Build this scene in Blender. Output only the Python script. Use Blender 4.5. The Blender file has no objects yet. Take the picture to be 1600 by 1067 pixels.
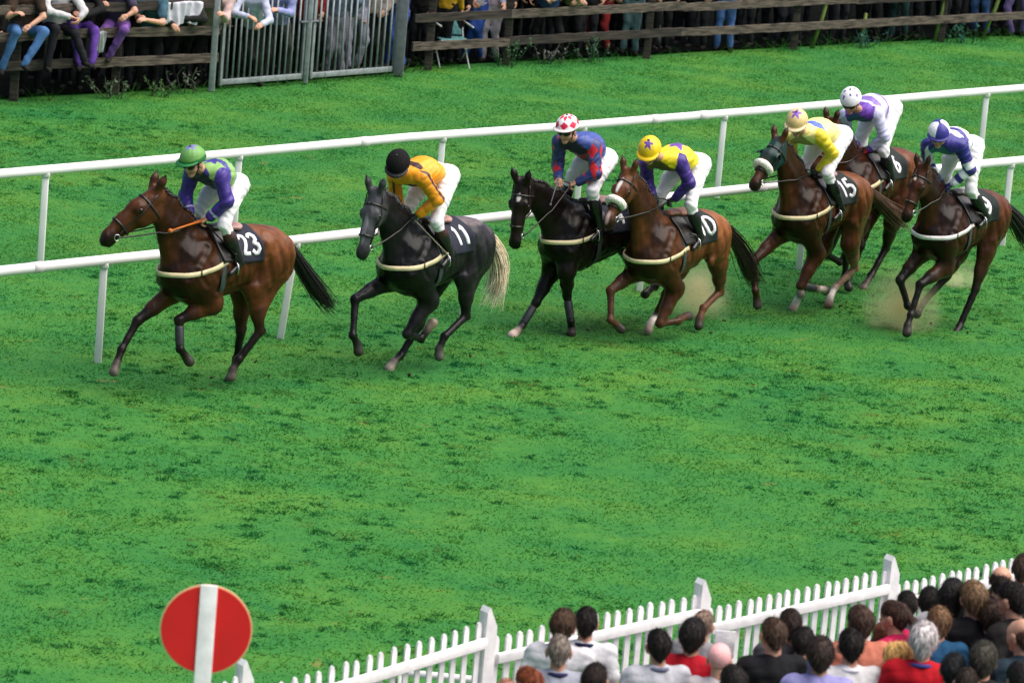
import bpy, bmesh, math, random
import numpy as np
from mathutils import Vector, Matrix
sc = bpy.context.scene
COL = sc.collection
RAD = math.radians
# ------------------------------------------------------------------ camera
CW, CHH = 1600.0, 1067.0
FPX, PITCH, ROLL, CAMZ = 7040.0, RAD(12.5), RAD(4.9), 11.0
Fw = np.array([0, math.cos(PITCH), -math.sin(PITCH)])
_r0 = np.array([1.0, 0, 0]); _u0 = np.cross(_r0, Fw)
Rt = _r0*math.cos(ROLL) + _u0*math.sin(ROLL)
Up = -_r0*math.sin(ROLL) + _u0*math.cos(ROLL)
CP = np.array([0.0, 0.0, CAMZ])
cam = bpy.data.cameras.new('camera'); camo = bpy.data.objects.new('camera', cam); COL.objects.link(camo)
camo.matrix_world = Matrix(((Rt[0], Up[0], -Fw[0], 0), (Rt[1], Up[1], -Fw[1], 0), (Rt[2], Up[2], -Fw[2], CAMZ), (0, 0, 0, 1)))
cam.sensor_width = 36; cam.lens = 36*FPX/CW; cam.clip_end = 3000; cam.clip_start = 1
cam.dof.use_dof = True; cam.dof.focus_distance = 49; cam.dof.aperture_fstop = 3.6
sc.camera = camo; sc.cycles.volume_bounces = 6
# ------------------------------------------------------------------ light
SUN_EL, SUN_AZ = 62.0, 98.0        # azimuth measured from +Y (away from the camera) towards +X
w = bpy.data.worlds.new('World'); sc.world = w; w.use_nodes = True
nt = w.node_tree; bg = nt.nodes['Background']
sky = nt.nodes.new('ShaderNodeTexSky'); sky.sky_type = 'NISHITA'; sky.sun_disc = False
sky.sun_elevation = RAD(SUN_EL); sky.sun_rotation = RAD(SUN_AZ); sky.air_density = 1.0; sky.dust_density = 3.0; sky.ozone_density = 1.0
nt.links.new(sky.outputs[0], bg.inputs[0]); bg.inputs[1].default_value = 0.075
sun = bpy.data.lights.new('sun', 'SUN'); suno = bpy.data.objects.new('sun', sun); COL.objects.link(suno)
sun.energy = 3.3; sun.angle = RAD(75); sun.color = (1.0, 0.94, 0.86)
sd = Vector((math.sin(RAD(SUN_AZ))*math.cos(RAD(SUN_EL)), math.cos(RAD(SUN_AZ))*math.cos(RAD(SUN_EL)), math.sin(RAD(SUN_EL))))
suno.rotation_euler = sd.to_track_quat('Z', 'Y').to_euler()
vs = sc.view_settings; vs.view_transform = 'Standard'; vs.look = 'None'; vs.gamma = 1.0; vs.exposure = 0.80; vs.use_curve_mapping = False
# ------------------------------------------------------------------ pixel <-> world
def ray(u, v): return Fw*FPX + Rt*(u-CW/2) - Up*(v-CHH/2)
def atz(u, v, z=0.0):
    d = ray(u, v); return CP + d*((z-CAMZ)/d[2])
def atscale(u, v, s): return CP + ray(u, v)/s
# ------------------------------------------------------------------ scene helpers
def V(*a): return np.array(a, float)
def unit(v):
    v = np.asarray(v, float); return v/(np.linalg.norm(v)+1e-12)
def tag(o, label=None, cat=None, group=None, kind=None):
    if label: o['label'] = label
    if cat: o['category'] = cat
    if group: o['group'] = group
    if kind: o['kind'] = kind
    return o
def empty(name, loc=(0, 0, 0), rz=0.0):
    o = bpy.data.objects.new(name, None); COL.objects.link(o); o.location = loc; o.rotation_euler = (0, 0, rz)
    o.empty_display_size = 0.2
    return o
def mesh_obj(name, verts, faces, mat=None, parent=None, smooth=True, cols=None, mats=None, fmat=None):
    me = bpy.data.meshes.new(name)
    verts = np.asarray(verts, np.float32)
    if isinstance(faces, np.ndarray):
        n, k = faces.shape
        me.vertices.add(len(verts)); me.vertices.foreach_set('co', verts.ravel())
        me.loops.add(n*k); me.loops.foreach_set('vertex_index', faces.ravel().astype(np.int32))
        me.polygons.add(n); me.polygons.foreach_set('loop_start', np.arange(0, n*k, k, dtype=np.int32))
        me.update(calc_edges=True); me.validate()
    else:
        me.from_pydata([tuple(map(float, v)) for v in verts], [], [tuple(map(int, f)) for f in faces]); me.update()
    if smooth: me.polygons.foreach_set('use_smooth', np.ones(len(me.polygons), bool))
    if cols is not None:
        a = me.color_attributes.new('Col', 'FLOAT_COLOR', 'POINT')
        c = np.ones((len(me.vertices), 4), np.float32); c[:, :3] = cols[:len(me.vertices)]; a.data.foreach_set('color', c.ravel())
    for m in (mats or ([mat] if mat else [])): me.materials.append(m)
    if fmat is not None: me.polygons.foreach_set('material_index', np.asarray(fmat, np.int32))
    o = bpy.data.objects.new(name, me); COL.objects.link(o)
    if parent: o.parent = parent
    return o
def copy_tree(o, parent=None):
    c = o.copy(); COL.objects.link(c); c.parent = parent
    for ch in o.children: copy_tree(ch, c)
    return c
class MB:
    """collects shapes into one mesh"""
    def __init__(s): s.v = []; s.f = []; s.c = []; s.col = (1, 1, 1)
    def add(s, vs_, fs):
        b = len(s.v); s.v += [tuple(map(float, q)) for q in vs_]; s.f += [tuple(int(i)+b for i in f) for f in fs]; s.c += [s.col]*len(vs_)
    def box(s, c, h, R=None, bev=0.0):
        c = np.asarray(c, float); R = np.eye(3) if R is None else R
        if bev <= 0:
            P = [V(x, y, z) for x in (-1, 1) for y in (-1, 1) for z in (-1, 1)]
            s.add([c+R@(p*np.asarray(h)) for p in P], [(0, 1, 3, 2), (4, 6, 7, 5), (0, 4, 5, 1), (2, 3, 7, 6), (0, 2, 6, 4), (1, 5, 7, 3)])
        else:
            bm = bmesh.new(); bmesh.ops.create_cube(bm, size=2)
            for q in bm.verts: q.co = Vector((q.co.x*h[0], q.co.y*h[1], q.co.z*h[2]))
            bmesh.ops.bevel(bm, geom=list(bm.edges), offset=bev, segments=2, affect='EDGES', profile=0.5)
            bm.verts.index_update()
            s.add([c+R@np.array(q.co) for q in bm.verts], [[q.index for q in f.verts] for f in bm.faces]); bm.free()
    def tube(s, pts, r, n=8, cap=True, flat=1.0, side=None):
        pts = [np.asarray(p, float) for p in pts]; m = len(pts)
        rs = r if hasattr(r, '__len__') else [r]*m
        base = len(s.v); prev = None; vs_ = []
        for i, p in enumerate(pts):
            t = unit(pts[min(i+1, m-1)]-pts[max(i-1, 0)])
            a = side if side is not None else (prev if prev is not None else (V(0, 0, 1) if abs(t[2]) < .9 else V(1, 0, 0)))
            a = unit(a-t*np.dot(a, t)); b = np.cross(t, a); prev = a
            for k in range(n):
                th = 2*math.pi*k/n; vs_.append(p+(a*math.cos(th)+b*math.sin(th)*flat)*rs[i])
        fs = [(i*n+k, i*n+(k+1) % n, (i+1)*n+(k+1) % n, (i+1)*n+k) for i in range(m-1) for k in range(n)]
        if cap: fs += [tuple(range(n-1, -1, -1)), tuple((m-1)*n+k for k in range(n))]
        s.add(vs_, fs)
    def ellipsoid(s, c, r, R=None, nu=16, nv=10):
        c = np.asarray(c, float); R = np.eye(3) if R is None else R; r = np.asarray(r)*np.ones(3)
        vs_ = [c+R@(V(0, 0, 1)*r)]
        for i in range(1, nv):
            th = math.pi*i/nv
            for k in range(nu):
                ph = 2*math.pi*k/nu; vs_.append(c+R@(V(math.sin(th)*math.cos(ph), math.sin(th)*math.sin(ph), math.cos(th))*r))
        vs_.append(c+R@(V(0, 0, -1)*r)); L = len(vs_)-1
        fs = [(0, 1+k, 1+(k+1) % nu) for k in range(nu)]
        for i in range(nv-2):
            for k in range(nu): fs.append((1+i*nu+k, 1+(i+1)*nu+k, 1+(i+1)*nu+(k+1) % nu, 1+i*nu+(k+1) % nu))
        fs += [(L, 1+(nv-2)*nu+(k+1) % nu, 1+(nv-2)*nu+k) for k in range(nu)]
        s.add(vs_, fs)
    def build(s, name, mat=None, parent=None, smooth=True, cols=False):
        return mesh_obj(name, s.v, s.f, mat, parent, smooth, np.array(s.c) if cols else None)
# ------------------------------------------------------------------ materials
def mat(name, col=(.5, .5, .5), rough=.6, attr=False, nscale=0, namt=0.0, bump=0.0, bscale=60, spec=.5, metal=0.0, coat=0.0, sheen=0.0, stretch=None):
    m = bpy.data.materials.new(name); m.use_nodes = True; t = m.node_tree; b = t.nodes['Principled BSDF']
    b.inputs['Roughness'].default_value = rough; b.inputs['Specular IOR Level'].default_value = spec; b.inputs['Metallic'].default_value = metal
    b.inputs['Coat Weight'].default_value = coat; b.inputs['Coat Roughness'].default_value = .22; b.inputs['Sheen Weight'].default_value = sheen
    L = t.links.new
    if attr:
        a = t.nodes.new('ShaderNodeAttribute'); a.attribute_name = 'Col'; src = a.outputs['Color']
    else:
        a = t.nodes.new('ShaderNodeRGB'); a.outputs[0].default_value = (*col, 1); src = a.outputs[0]
    tc = t.nodes.new('ShaderNodeTexCoord'); cs = tc.outputs['Object']
    if stretch:
        mp = t.nodes.new('ShaderNodeMapping'); mp.inputs['Scale'].default_value = stretch; L(cs, mp.inputs[0]); cs = mp.outputs[0]
    if nscale:
        n = t.nodes.new('ShaderNodeTexNoise'); n.inputs['Scale'].default_value = nscale; n.inputs['Detail'].default_value = 5; L(cs, n.inputs[0])
        r = t.nodes.new('ShaderNodeMapRange'); r.inputs[1].default_value = .3; r.inputs[2].default_value = .7; r.inputs[3].default_value = 1-namt; r.inputs[4].default_value = 1+namt; L(n.outputs[0], r.inputs[0])
        vm = t.nodes.new('ShaderNodeVectorMath'); vm.operation = 'SCALE'; L(src, vm.inputs[0]); L(r.outputs[0], vm.inputs['Scale']); src = vm.outputs[0]
    L(src, b.inputs['Base Color'])
    if bump:
        n = t.nodes.new('ShaderNodeTexNoise'); n.inputs['Scale'].default_value = bscale; n.inputs['Detail'].default_value = 3; L(cs, n.inputs[0])
        bp = t.nodes.new('ShaderNodeBump'); bp.inputs['Strength'].default_value = 1.0; bp.inputs['Distance'].default_value = bump; L(n.outputs[0], bp.inputs['Height']); L(bp.outputs[0], b.inputs['Normal'])
    return m
# ------------------------------------------------------------------ implicit surfaces: smooth unions of tapered capsules
class Prim:
    __slots__ = ('a', 'b', 'ra', 'rb', 'w', 'k', 'c', 'R', 'o', 'ws', 'cut')
    def __init__(s, a, b, ra, rb, w=1.0, k=.04, c=(.5, .5, .5), R=None, o=None, cut=False):
        s.R = np.eye(3) if R is None else R; s.o = np.zeros(3) if o is None else np.asarray(o, float)
        s.w = np.array([1, w, 1.0]) if not hasattr(w, '__len__') else np.array(w, float)
        s.a = np.asarray(a, float)/s.w; s.b = np.asarray(b, float)/s.w; s.ra = ra; s.rb = rb; s.k = k; s.c = np.array(c, float); s.cut = cut
    def d(s, P):
        q = (P-s.o)@s.R/s.w - s.a; ba = s.b-s.a; l2 = ba@ba
        t = np.clip((q@ba)/l2, 0, 1) if l2 > 1e-9 else np.zeros(q.shape[:-1])
        return np.sqrt(((q-t[..., None]*ba)**2).sum(-1)) - (s.ra+(s.rb-s.ra)*t)
    def bbox(s):
        r = max(s.ra, s.rb); e = []
        for p in (s.a, s.b):
            c = s.o+s.R@(p*s.w); h = np.abs(s.R)@(s.w*r); e += [c-h, c+h]
        e = np.array(e); return e.min(0), e.max(0)
def smin(a, b, k):
    h = np.maximum(k-np.abs(a-b), 0)/k; return np.minimum(a, b)-h*h*k*.25
def evalD(prims, P):
    P = np.asarray(P, float); D = np.full(P.shape[:-1], 9.0)
    for p in prims: D = smin(D, p.d(P), p.k)
    return D
def prim_colors(prims, P, soft=.012):
    W_ = np.zeros(len(P)); Cc = np.zeros((len(P), 3))
    Ds = np.array([p.d(P) for p in prims]); m = Ds.min(0)
    for p, d in zip(prims, Ds):
        wt = np.exp(-(d-m)/soft); W_ += wt; Cc += wt[:, None]*p.c
    return Cc/W_[:, None]
def surfnet(prims, h, smooth=1, cutf=None):
    bb = [p.bbox() for p in prims]; lo = np.min([b[0] for b in bb], 0)-3*h-.02; hi = np.max([b[1] for b in bb], 0)+3*h+.02
    n = np.ceil((hi-lo)/h).astype(int)+1
    D = np.full(tuple(n), 1.0, np.float32)
    ax = [lo[i]+h*np.arange(n[i]) for i in range(3)]
    for p, (l, u) in zip(prims, bb):
        m = p.k+2*h
        i0 = np.maximum(((l-m-lo)/h).astype(int), 0); i1 = np.minimum(((u+m-lo)/h).astype(int)+2, n)
        G = np.stack(np.meshgrid(*[ax[i][i0[i]:i1[i]] for i in range(3)], indexing='ij'), -1)
        sl = tuple(slice(i0[i], i1[i]) for i in range(3)); D[sl] = smin(D[sl], p.d(G), p.k)
    if cutf is not None:
        G = np.stack(np.meshgrid(*ax, indexing='ij'), -1); D = np.maximum(D, cutf(G))
    ins = D < 0
    def sh(A, i, j, k): return A[i:A.shape[0]-1+i, j:A.shape[1]-1+j, k:A.shape[2]-1+k]
    cn = [(i, j, k) for i in (0, 1) for j in (0, 1) for k in (0, 1)]
    S = sum(sh(ins, *c).astype(np.int8) for c in cn); act = (S > 0) & (S < 8)
    idx = np.full(act.shape, -1, np.int64); cells = np.argwhere(act); idx[act] = np.arange(len(cells))
    acc = np.zeros((len(cells), 3)); cnt = np.zeros(len(cells))
    vals = {c: D[cells[:, 0]+c[0], cells[:, 1]+c[1], cells[:, 2]+c[2]] for c in cn}
    for c in cn:
        for a in range(3):
            if c[a] == 0:
                e = list(c); e[a] = 1; e = tuple(e); va, vb = vals[c], vals[e]; m = (va < 0) != (vb < 0)
                t = np.where(m, va/(va-vb+1e-20), 0); p = np.array(c, float)+np.zeros((len(cells), 3)); p[:, a] += t
                acc[m] += p[m]; cnt[m] += 1
    Vt = lo+h*(cells+acc/cnt[:, None])
    F = []
    for a in range(3):
        b, c = (a+1) % 3, (a+2) % 3
        A = [slice(1, -1)]*3; A[a] = slice(0, D.shape[a]-1); B = list(A); B[a] = slice(1, D.shape[a])
        i0 = ins[tuple(A)]; i1 = ins[tuple(B)]; ch = np.argwhere(i0 != i1); flip = i0[i0 != i1]
        g = ch.copy(); g[:, b] += 1; g[:, c] += 1
        q = []
        for db, dc in ((-1, -1), (0, -1), (0, 0), (-1, 0)):
            e = g.copy(); e[:, b] += db; e[:, c] += dc; q.append(idx[e[:, 0], e[:, 1], e[:, 2]])
        Q = np.stack(q, 1); Q[~flip] = Q[~flip][:, ::-1]; F.append(Q)
    F = np.concatenate(F); F = F[(F >= 0).all(1)]
    for _ in range(smooth):
        s_ = np.zeros_like(Vt); k_ = np.zeros(len(Vt))
        for i in range(4):
            j = (i+1) % 4
            np.add.at(s_, F[:, i], Vt[F[:, j]]); np.add.at(k_, F[:, i], 1); np.add.at(s_, F[:, j], Vt[F[:, i]]); np.add.at(k_, F[:, j], 1)
        Vt = Vt*.4+.6*s_/np.maximum(k_, 1)[:, None]
    return Vt, F
def merge(parts):
    vs_, fs, cs, o = [], [], [], 0
    for v, f, c in parts: vs_.append(v); fs.append(f+o); cs.append(c); o += len(v)
    return np.concatenate(vs_), np.concatenate(fs), np.concatenate(cs)
# ------------------------------------------------------------------ materials in use
M = {}
M['coat'] = mat('coat', attr=True, rough=.34, nscale=7, namt=.36, bump=.003, bscale=22, spec=.17, coat=.03)
M['eye'] = mat('eye', (.01, .006, .004), .08)
M['hair_black'] = mat('hair_black', (.010, .008, .008), .5, nscale=20, namt=.4); M['hair_dkbrown'] = mat('hair_dkbrown', (.020, .011, .008), .5, nscale=9, namt=.5)
M['hair_grey'] = mat('hair_grey', (.05, .05, .055), .5, nscale=20, namt=.5); M['hair_pale'] = mat('hair_pale', (.82, .70, .52), .55, nscale=7, namt=.5); M['hair_chestnut'] = mat('hair_chestnut', (.085, .042, .022), .5, nscale=8, namt=.6)
M['leather_dark'] = mat('leather_dark', (.018, .014, .012), .38, nscale=40, namt=.3); M['leather_attr'] = mat('leather_attr', attr=True, rough=.4, nscale=30, namt=.15)
M['steel'] = mat('steel', (.6, .6, .6), .25, metal=1.0); M['fleece'] = mat('fleece', (.78, .74, .66), .95, nscale=60, namt=.15, bump=.006, bscale=90)
M['hood_green'] = mat('hood_green', (.010, .038, .036), .6); M['strap_cream'] = mat('strap_cream', (.66, .55, .33), .7, nscale=25, namt=.15); M['strap_white'] = mat('strap_white', (.72, .68, .66), .7, nscale=25, namt=.12)
M['girth_green'] = mat('girth_green', (.03, .05, .045), .7, nscale=30, namt=.2); M['cloth_navy'] = mat('cloth_navy', (.006, .009, .024), .8, nscale=20, namt=.3, bump=.003, bscale=25); M['cloth_green'] = mat('cloth_green', (.005, .012, .012), .8, nscale=20, namt=.3, bump=.003, bscale=25)
M['white_cloth'] = mat('white_cloth', (.78, .77, .80), .8, nscale=30, namt=.06); M['silk'] = mat('silk', attr=True, rough=.5, nscale=14, namt=.10, bump=.008, bscale=13)
M['velvet'] = mat('velvet', attr=True, rough=.9, nscale=40, namt=.2, spec=.1); M['breeches'] = mat('breeches', (.80, .77, .80), .8, nscale=12, namt=.05, bump=.010, bscale=14)
M['boot'] = mat('boot', attr=True, rough=.25, nscale=12, namt=.2); M['skin'] = mat('skin', attr=True, rough=.55, nscale=30, namt=.08); M['glossy_black'] = mat('glossy_black', (.01, .01, .012), .12)
M['boot_black'] = mat('boot_black', (.02, .022, .025), .5, nscale=20, namt=.4)
# ------------------------------------------------------------------ horses
def ribbon(pts, nrm, wid, thick=.004):
    """a strap: pts centre line, nrm outward normals, wid full width"""
    m = MB(); n = len(pts); vs_ = []
    for i in range(n):
        t = unit(pts[min(i+1, n-1)]-pts[max(i-1, 0)]); s = unit(np.cross(t, nrm[i])); w_ = wid/2
        for a, b in ((-1, 0), (1, 0), (1, 1), (-1, 1)): vs_.append(pts[i]+s*a*w_+nrm[i]*(b*thick))
    fs = []
    for i in range(n-1):
        for k in range(4): fs.append((i*4+k, i*4+(k+1) % 4, (i+1)*4+(k+1) % 4, (i+1)*4+k))
    fs += [(3, 2, 1, 0), tuple((n-1)*4+k for k in range(4))]
    m.add(vs_, fs); return m
def raymarch(prims, P, dirs, far):
    """from P+dirs*far inwards to the surface"""
    t = np.full(len(P), float(far))
    for _ in range(40):
        D = evalD(prims, P+dirs*t[:, None]); t = t-np.clip(D, -.03, .2)*.8
        t = np.clip(t, .02, far)
    return P+dirs*t[:, None]
def gradn(prims, P, e=.01):
    g = np.stack([evalD(prims, P+np.eye(3)[i]*e)-evalD(prims, P-np.eye(3)[i]*e) for i in range(3)], -1)
    return g/(np.linalg.norm(g, axis=-1, keepdims=True)+1e-9)
DIG = {'0': [[(.5, 1), (.2, .85), (.12, .5), (.2, .15), (.5, 0), (.8, .15), (.88, .5), (.8, .85), (.5, 1)]],
 '1': [[(.3, .8), (.55, 1), (.55, 0)]],
 '2': [[(.12, .78), (.25, .96), (.5, 1), (.78, .92), (.85, .72), (.7, .5), (.15, .02), (.9, .02)]],
 '3': [[(.12, .82), (.3, .98), (.6, 1), (.82, .85), (.8, .65), (.5, .53), (.82, .42), (.88, .2), (.65, .02), (.35, 0), (.1, .18)]],
 '4': [[(.7, 0), (.7, 1), (.1, .3), (.95, .3)]],
 '5': [[(.85, 1), (.25, 1), (.18, .56), (.5, .64), (.8, .52), (.88, .28), (.7, .05), (.4, 0), (.12, .14)]],
 '6': [[(.78, .95), (.45, .9), (.2, .6), (.14, .3), (.3, .04), (.6, 0), (.85, .2), (.82, .45), (.55, .58), (.2, .42)]],
 '9': [[(.22, .05), (.55, .1), (.8, .4), (.86, .7), (.7, .96), (.4, 1), (.15, .8), (.18, .55), (.45, .42), (.8, .58)]]}
def make_horse(H):
    name, phi = 'horse', RAD(H['phi']); f = V(-math.cos(phi), -math.sin(phi), 0); l = V(-f[1], f[0], 0)
    l = V(math.sin(phi), -math.cos(phi), 0)
    O = atz(*H['root'], 1.20+H.get('dz', 0)) - .42*f; O[2] = H.get('dz', 0)
    def px(u, v, y):
        d = ray(u, v); t = (y-(CP-O)@l)/(d@l); P = CP+d*t-O; return V(P@f, y, P[2])
    def joint(u, v, y, par, L, rng=.09):
        best = None
        for dy in np.linspace(-rng, rng, 37):
            q = px(u, v, y+dy); e = abs(np.linalg.norm(q-par)-L)+abs(dy)*.35
            if best is None or e < best[0]: best = (e, q)
        return best[1]
    H['px'] = px; H['O'] = O; H['f'] = f; H['l'] = l
    c0 = np.array(H['coat']); cd = np.array(H['dark']); ch = np.array(H.get('hoof', (.045, .038, .032))); leg = np.array(H.get('legc', H['dark'])); belly = np.array(H.get('belly', H['coat']))
    P = []
    tp = RAD(H.get('tp', 0)); Rt_ = np.array([[math.cos(tp), 0, -math.sin(tp)], [0, 1, 0], [math.sin(tp), 0, math.cos(tp)]]); pv = V(.42, 0, 1.2)
    tro = pv-Rt_@pv
    def T(a, b, ra, rb, w=1, k=.10, c=None): P.append(Prim(a, b, ra, rb, w, k, c0 if c is None else c, Rt_, tro))
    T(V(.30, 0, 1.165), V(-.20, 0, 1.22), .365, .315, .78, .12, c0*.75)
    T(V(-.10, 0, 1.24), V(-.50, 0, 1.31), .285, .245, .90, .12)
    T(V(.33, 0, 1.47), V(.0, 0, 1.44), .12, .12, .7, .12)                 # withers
    T(V(.46, 0, 1.24), V(.56, 0, 1.17), .285, .20, .80, .12, c0*.16)             # chest, its shade painted into the coat
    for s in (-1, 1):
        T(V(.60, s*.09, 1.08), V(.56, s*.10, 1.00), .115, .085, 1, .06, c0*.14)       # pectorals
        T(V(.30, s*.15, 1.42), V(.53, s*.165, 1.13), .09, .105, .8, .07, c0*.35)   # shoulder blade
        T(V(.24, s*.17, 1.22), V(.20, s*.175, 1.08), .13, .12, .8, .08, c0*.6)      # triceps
        T(V(-.48, s*.15, 1.40), V(-.74, s*.13, 1.33), .17, .165, .85, .09, c0*2.3)    # croup, top light painted into the coat
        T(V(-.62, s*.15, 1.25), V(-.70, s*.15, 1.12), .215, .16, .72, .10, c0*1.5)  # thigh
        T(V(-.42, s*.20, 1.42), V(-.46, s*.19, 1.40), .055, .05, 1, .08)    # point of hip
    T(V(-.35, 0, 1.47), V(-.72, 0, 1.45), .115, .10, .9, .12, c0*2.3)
    for s in (-1, 1):
        T(V(.44, s*.20, 1.20), V(.50, s*.19, 1.06), .045, .04, .8, .08); T(V(.10, s*.262, 1.26), V(.06, s*.27, 1.10), .03, .03, .7, .05)
        T(V(-.60, s*.275, 1.20), V(-.48, s*.24, 1.02), .055, .05, .7, .07); T(V(-.80, s*.20, 1.28), V(-.80, s*.18, 1.12), .06, .05, .8, .05)
    Ttop = len(P)
    tb = Rt_@V(-.88, 0, 1.42)+tro
    # legs
    def hoof(cor, toe, fet, col):
        d = unit(toe-cor); a = cor-d*.005; b = cor+d*.085
        P.append(Prim(a, b, .042, .057, (1, 1, 1), .015, col))
    legs = []
    for nm in ('FL', 'FR'):
        s = 1 if nm == 'FL' else -1; J = H[nm]; E_ = Rt_@V(.30, s*.165, 1.0)+tro
        if J.get('e'): E_ = px(*J['e'], s*.17)
        K = joint(*J['k'], s*.15, E_, .40); ex = K-E_; le = np.linalg.norm(ex); E_ = E_+unit(ex)*np.clip(le-.44, 0, .16); Fk = joint(*J['f'], s*.14, K, .29); Cr = joint(*J['c'], s*.13, Fk, .12, .05); To = joint(*J['t'], s*.13, Cr, .08, .04)
        Sh = Rt_@V(.50, s*.165, 1.14)+tro; lc = np.array(J.get('col', leg)); up = np.array(H.get('upleg', c0)); mid = E_*.45+K*.55
        legs.append((nm, round(np.linalg.norm(E_-K), 2), round(np.linalg.norm(Fk-K), 2), round(np.linalg.norm(Cr-Fk), 2), [round(float(q), 2) for q in To]))
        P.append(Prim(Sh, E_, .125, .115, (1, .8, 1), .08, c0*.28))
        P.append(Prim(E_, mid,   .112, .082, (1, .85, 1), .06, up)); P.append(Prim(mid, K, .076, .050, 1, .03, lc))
        P.append(Prim(K, K+unit(Fk-K)*.02, .057, .050, 1, .02, lc)); P.append(Prim(K, Fk, .041, .034, 1, .02, lc))
        bk = unit(np.cross(unit(Fk-K), V(0, 1, 0))); bk = bk if bk[0] < 0 else -bk
        P.append(Prim(K+bk*.012, Fk+bk*.020, .027, .027, 1, .02, lc)); P.append(Prim(Fk, Fk+bk*.012, .047, .040, 1, .02, lc))
        P.append(Prim(Fk, Cr, .037, .043, 1, .02, np.array(J.get('sock', lc)))); hoof(Cr, To, Fk, np.array(J.get('hoof', ch)))
        H['j'+nm] = (E_, K, Fk, Cr, To)
    for nm in ('HL', 'HR'):
        s = 1 if nm == 'HL' else -1; J = H[nm]; Hp = Rt_@V(-.62, s*.15, 1.24)+tro; lc = np.array(J.get('col', leg)); up = np.array(H.get('upleg', c0))
        S = joint(*J['s'], s*.17, Hp, .34, .05); K = joint(*J['h'], s*.15, S, .44); Fk = joint(*J['f'], s*.14, K, .38); Cr = joint(*J['c'], s*.13, Fk, .12, .05); To = joint(*J['t'], s*.13, Cr, .08, .04)
        legs.append((nm, round(np.linalg.norm(S-Hp), 2), round(np.linalg.norm(S-K), 2), round(np.linalg.norm(Fk-K), 2), round(np.linalg.norm(Cr-Fk), 2), [round(float(q), 2) for q in To]))
        P.append(Prim(Hp, S, .20, .13, (1, .72, 1), .09, c0)); Bt = Rt_@V(-.80, s*.13, 1.22)+tro
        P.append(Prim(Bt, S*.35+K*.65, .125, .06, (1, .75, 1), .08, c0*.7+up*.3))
        mid = S*.5+K*.5; P.append(Prim(S, mid, .128, .088, (1, .75, 1), .06, up)); P.append(Prim(mid, K, .084, .052, (1, .85, 1), .04, up*.25+lc*.75))
        bk = unit(np.cross(unit(Fk-K), V(0, 1, 0))); bk = bk if bk[0] < 0 else -bk
        P.append(Prim(K, K+bk*.045-unit(Fk-K)*.03, .048, .028, 1, .03, lc)); P.append(Prim(K+bk*.03, K+unit(Fk-K)*.12, .032, .03, 1, .03, lc))
        P.append(Prim(K, Fk, .044, .036, 1, .02, lc)); P.append(Prim(K+bk*.02, Fk+bk*.02, .028, .028, 1, .02, lc)); P.append(Prim(Fk, Fk+bk*.014, .048, .040, 1, .02, lc))
        P.append(Prim(Fk, Cr, .038, .044, 1, .02, np.array(J.get('sock', lc)))); hoof(Cr, To, Fk, np.array(J.get('hoof', ch)))
        H['j'+nm] = (S, K, Fk, Cr, To)
    print(H['tagn'], 'O', O.round(2), 'scale', round(FPX/((O+V(0, 0, 1.2)-CP)@Fw), 1), legs)
    # head
    PL = px(*H['poll'], H.get('polly', 0.0)); psi = RAD(H['psi']); hf = V(math.cos(psi), math.sin(psi), 0); hl = V(-math.sin(psi), math.cos(psi), 0)
    fw = f*hf[0]+l*hf[1]; lw = f*hl[0]+l*hl[1]; PW = O+f*PL[0]+l*PL[1]+V(0, 0, PL[2])
    d = ray(*H['muz']); t = ((PW-CP)@lw)/(d@lw); Q = CP+d*t-O; MZ = V(Q@f, Q@l, Q[2])
    ax = unit(MZ-PL); L = np.clip(np.linalg.norm(MZ-PL), .54, .70); up_ = np.cross(ax, hl); up_ = up_ if up_[2] > 0 or up_[0] > 0 else -up_
    if np.dot(up_, hf*math.cos(.9)+V(0, 0, .6)) < 0: up_ = -up_
    RH = np.stack([ax, hl, up_], 1); g = L/.60*1.14
    print('   head', PL.round(2), MZ.round(2), 'len', round(float(np.linalg.norm(MZ-PL)), 2))
    hood = np.array(H['hood']) if 'hood' in H else None; hc = c0 if 'headc' not in H else np.array(H['headc']); hcc = hood if hood is not None else hc
    mzc = np.array(H.get('muzc', cd*.8))
    HPr = []
    def hd(a, b, ra, rb, w=1, k=.03, c=None): HPr.append(Prim(V(*a)*g, V(*b)*g, ra*g, rb*g, w, k*g, hc if c is None else c, RH, PL))
    hd((.01, 0, -.045), (.19, 0, -.03), .083, .088, .95, .04, hcc)
    for s in (-1, 1):
        hd((.12, s*.035, -.115), (.22, s*.035, -.105), .085, .068, .6, .04, hcc*.9); hd((.18, s*.062, -.005), (.20, s*.066, -.008), .032, .03, 1, .03, hcc)
    hd((.19, 0, -.02), (.36, 0, -.012), .078, .058, .85, .04, hcc*.6+hc*.4); hd((.34, 0, -.015), (.51, 0, -.022), .060, .050, .85, .04)
    hd((.22, 0, -.10), (.40, 0, -.075), .062, .048, .6, .04, hc*.85); hd((.38, 0, -.07), (.50, 0, -.065), .045, .036, .8, .03, mzc*.4+hc*.6)
    hd((.50, 0, -.035), (.555, 0, -.045), .056, .050, .95, .03, mzc); hd((.52, 0, -.085), (.55, 0, -.09), .035, .028, 1.1, .02, mzc)
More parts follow.
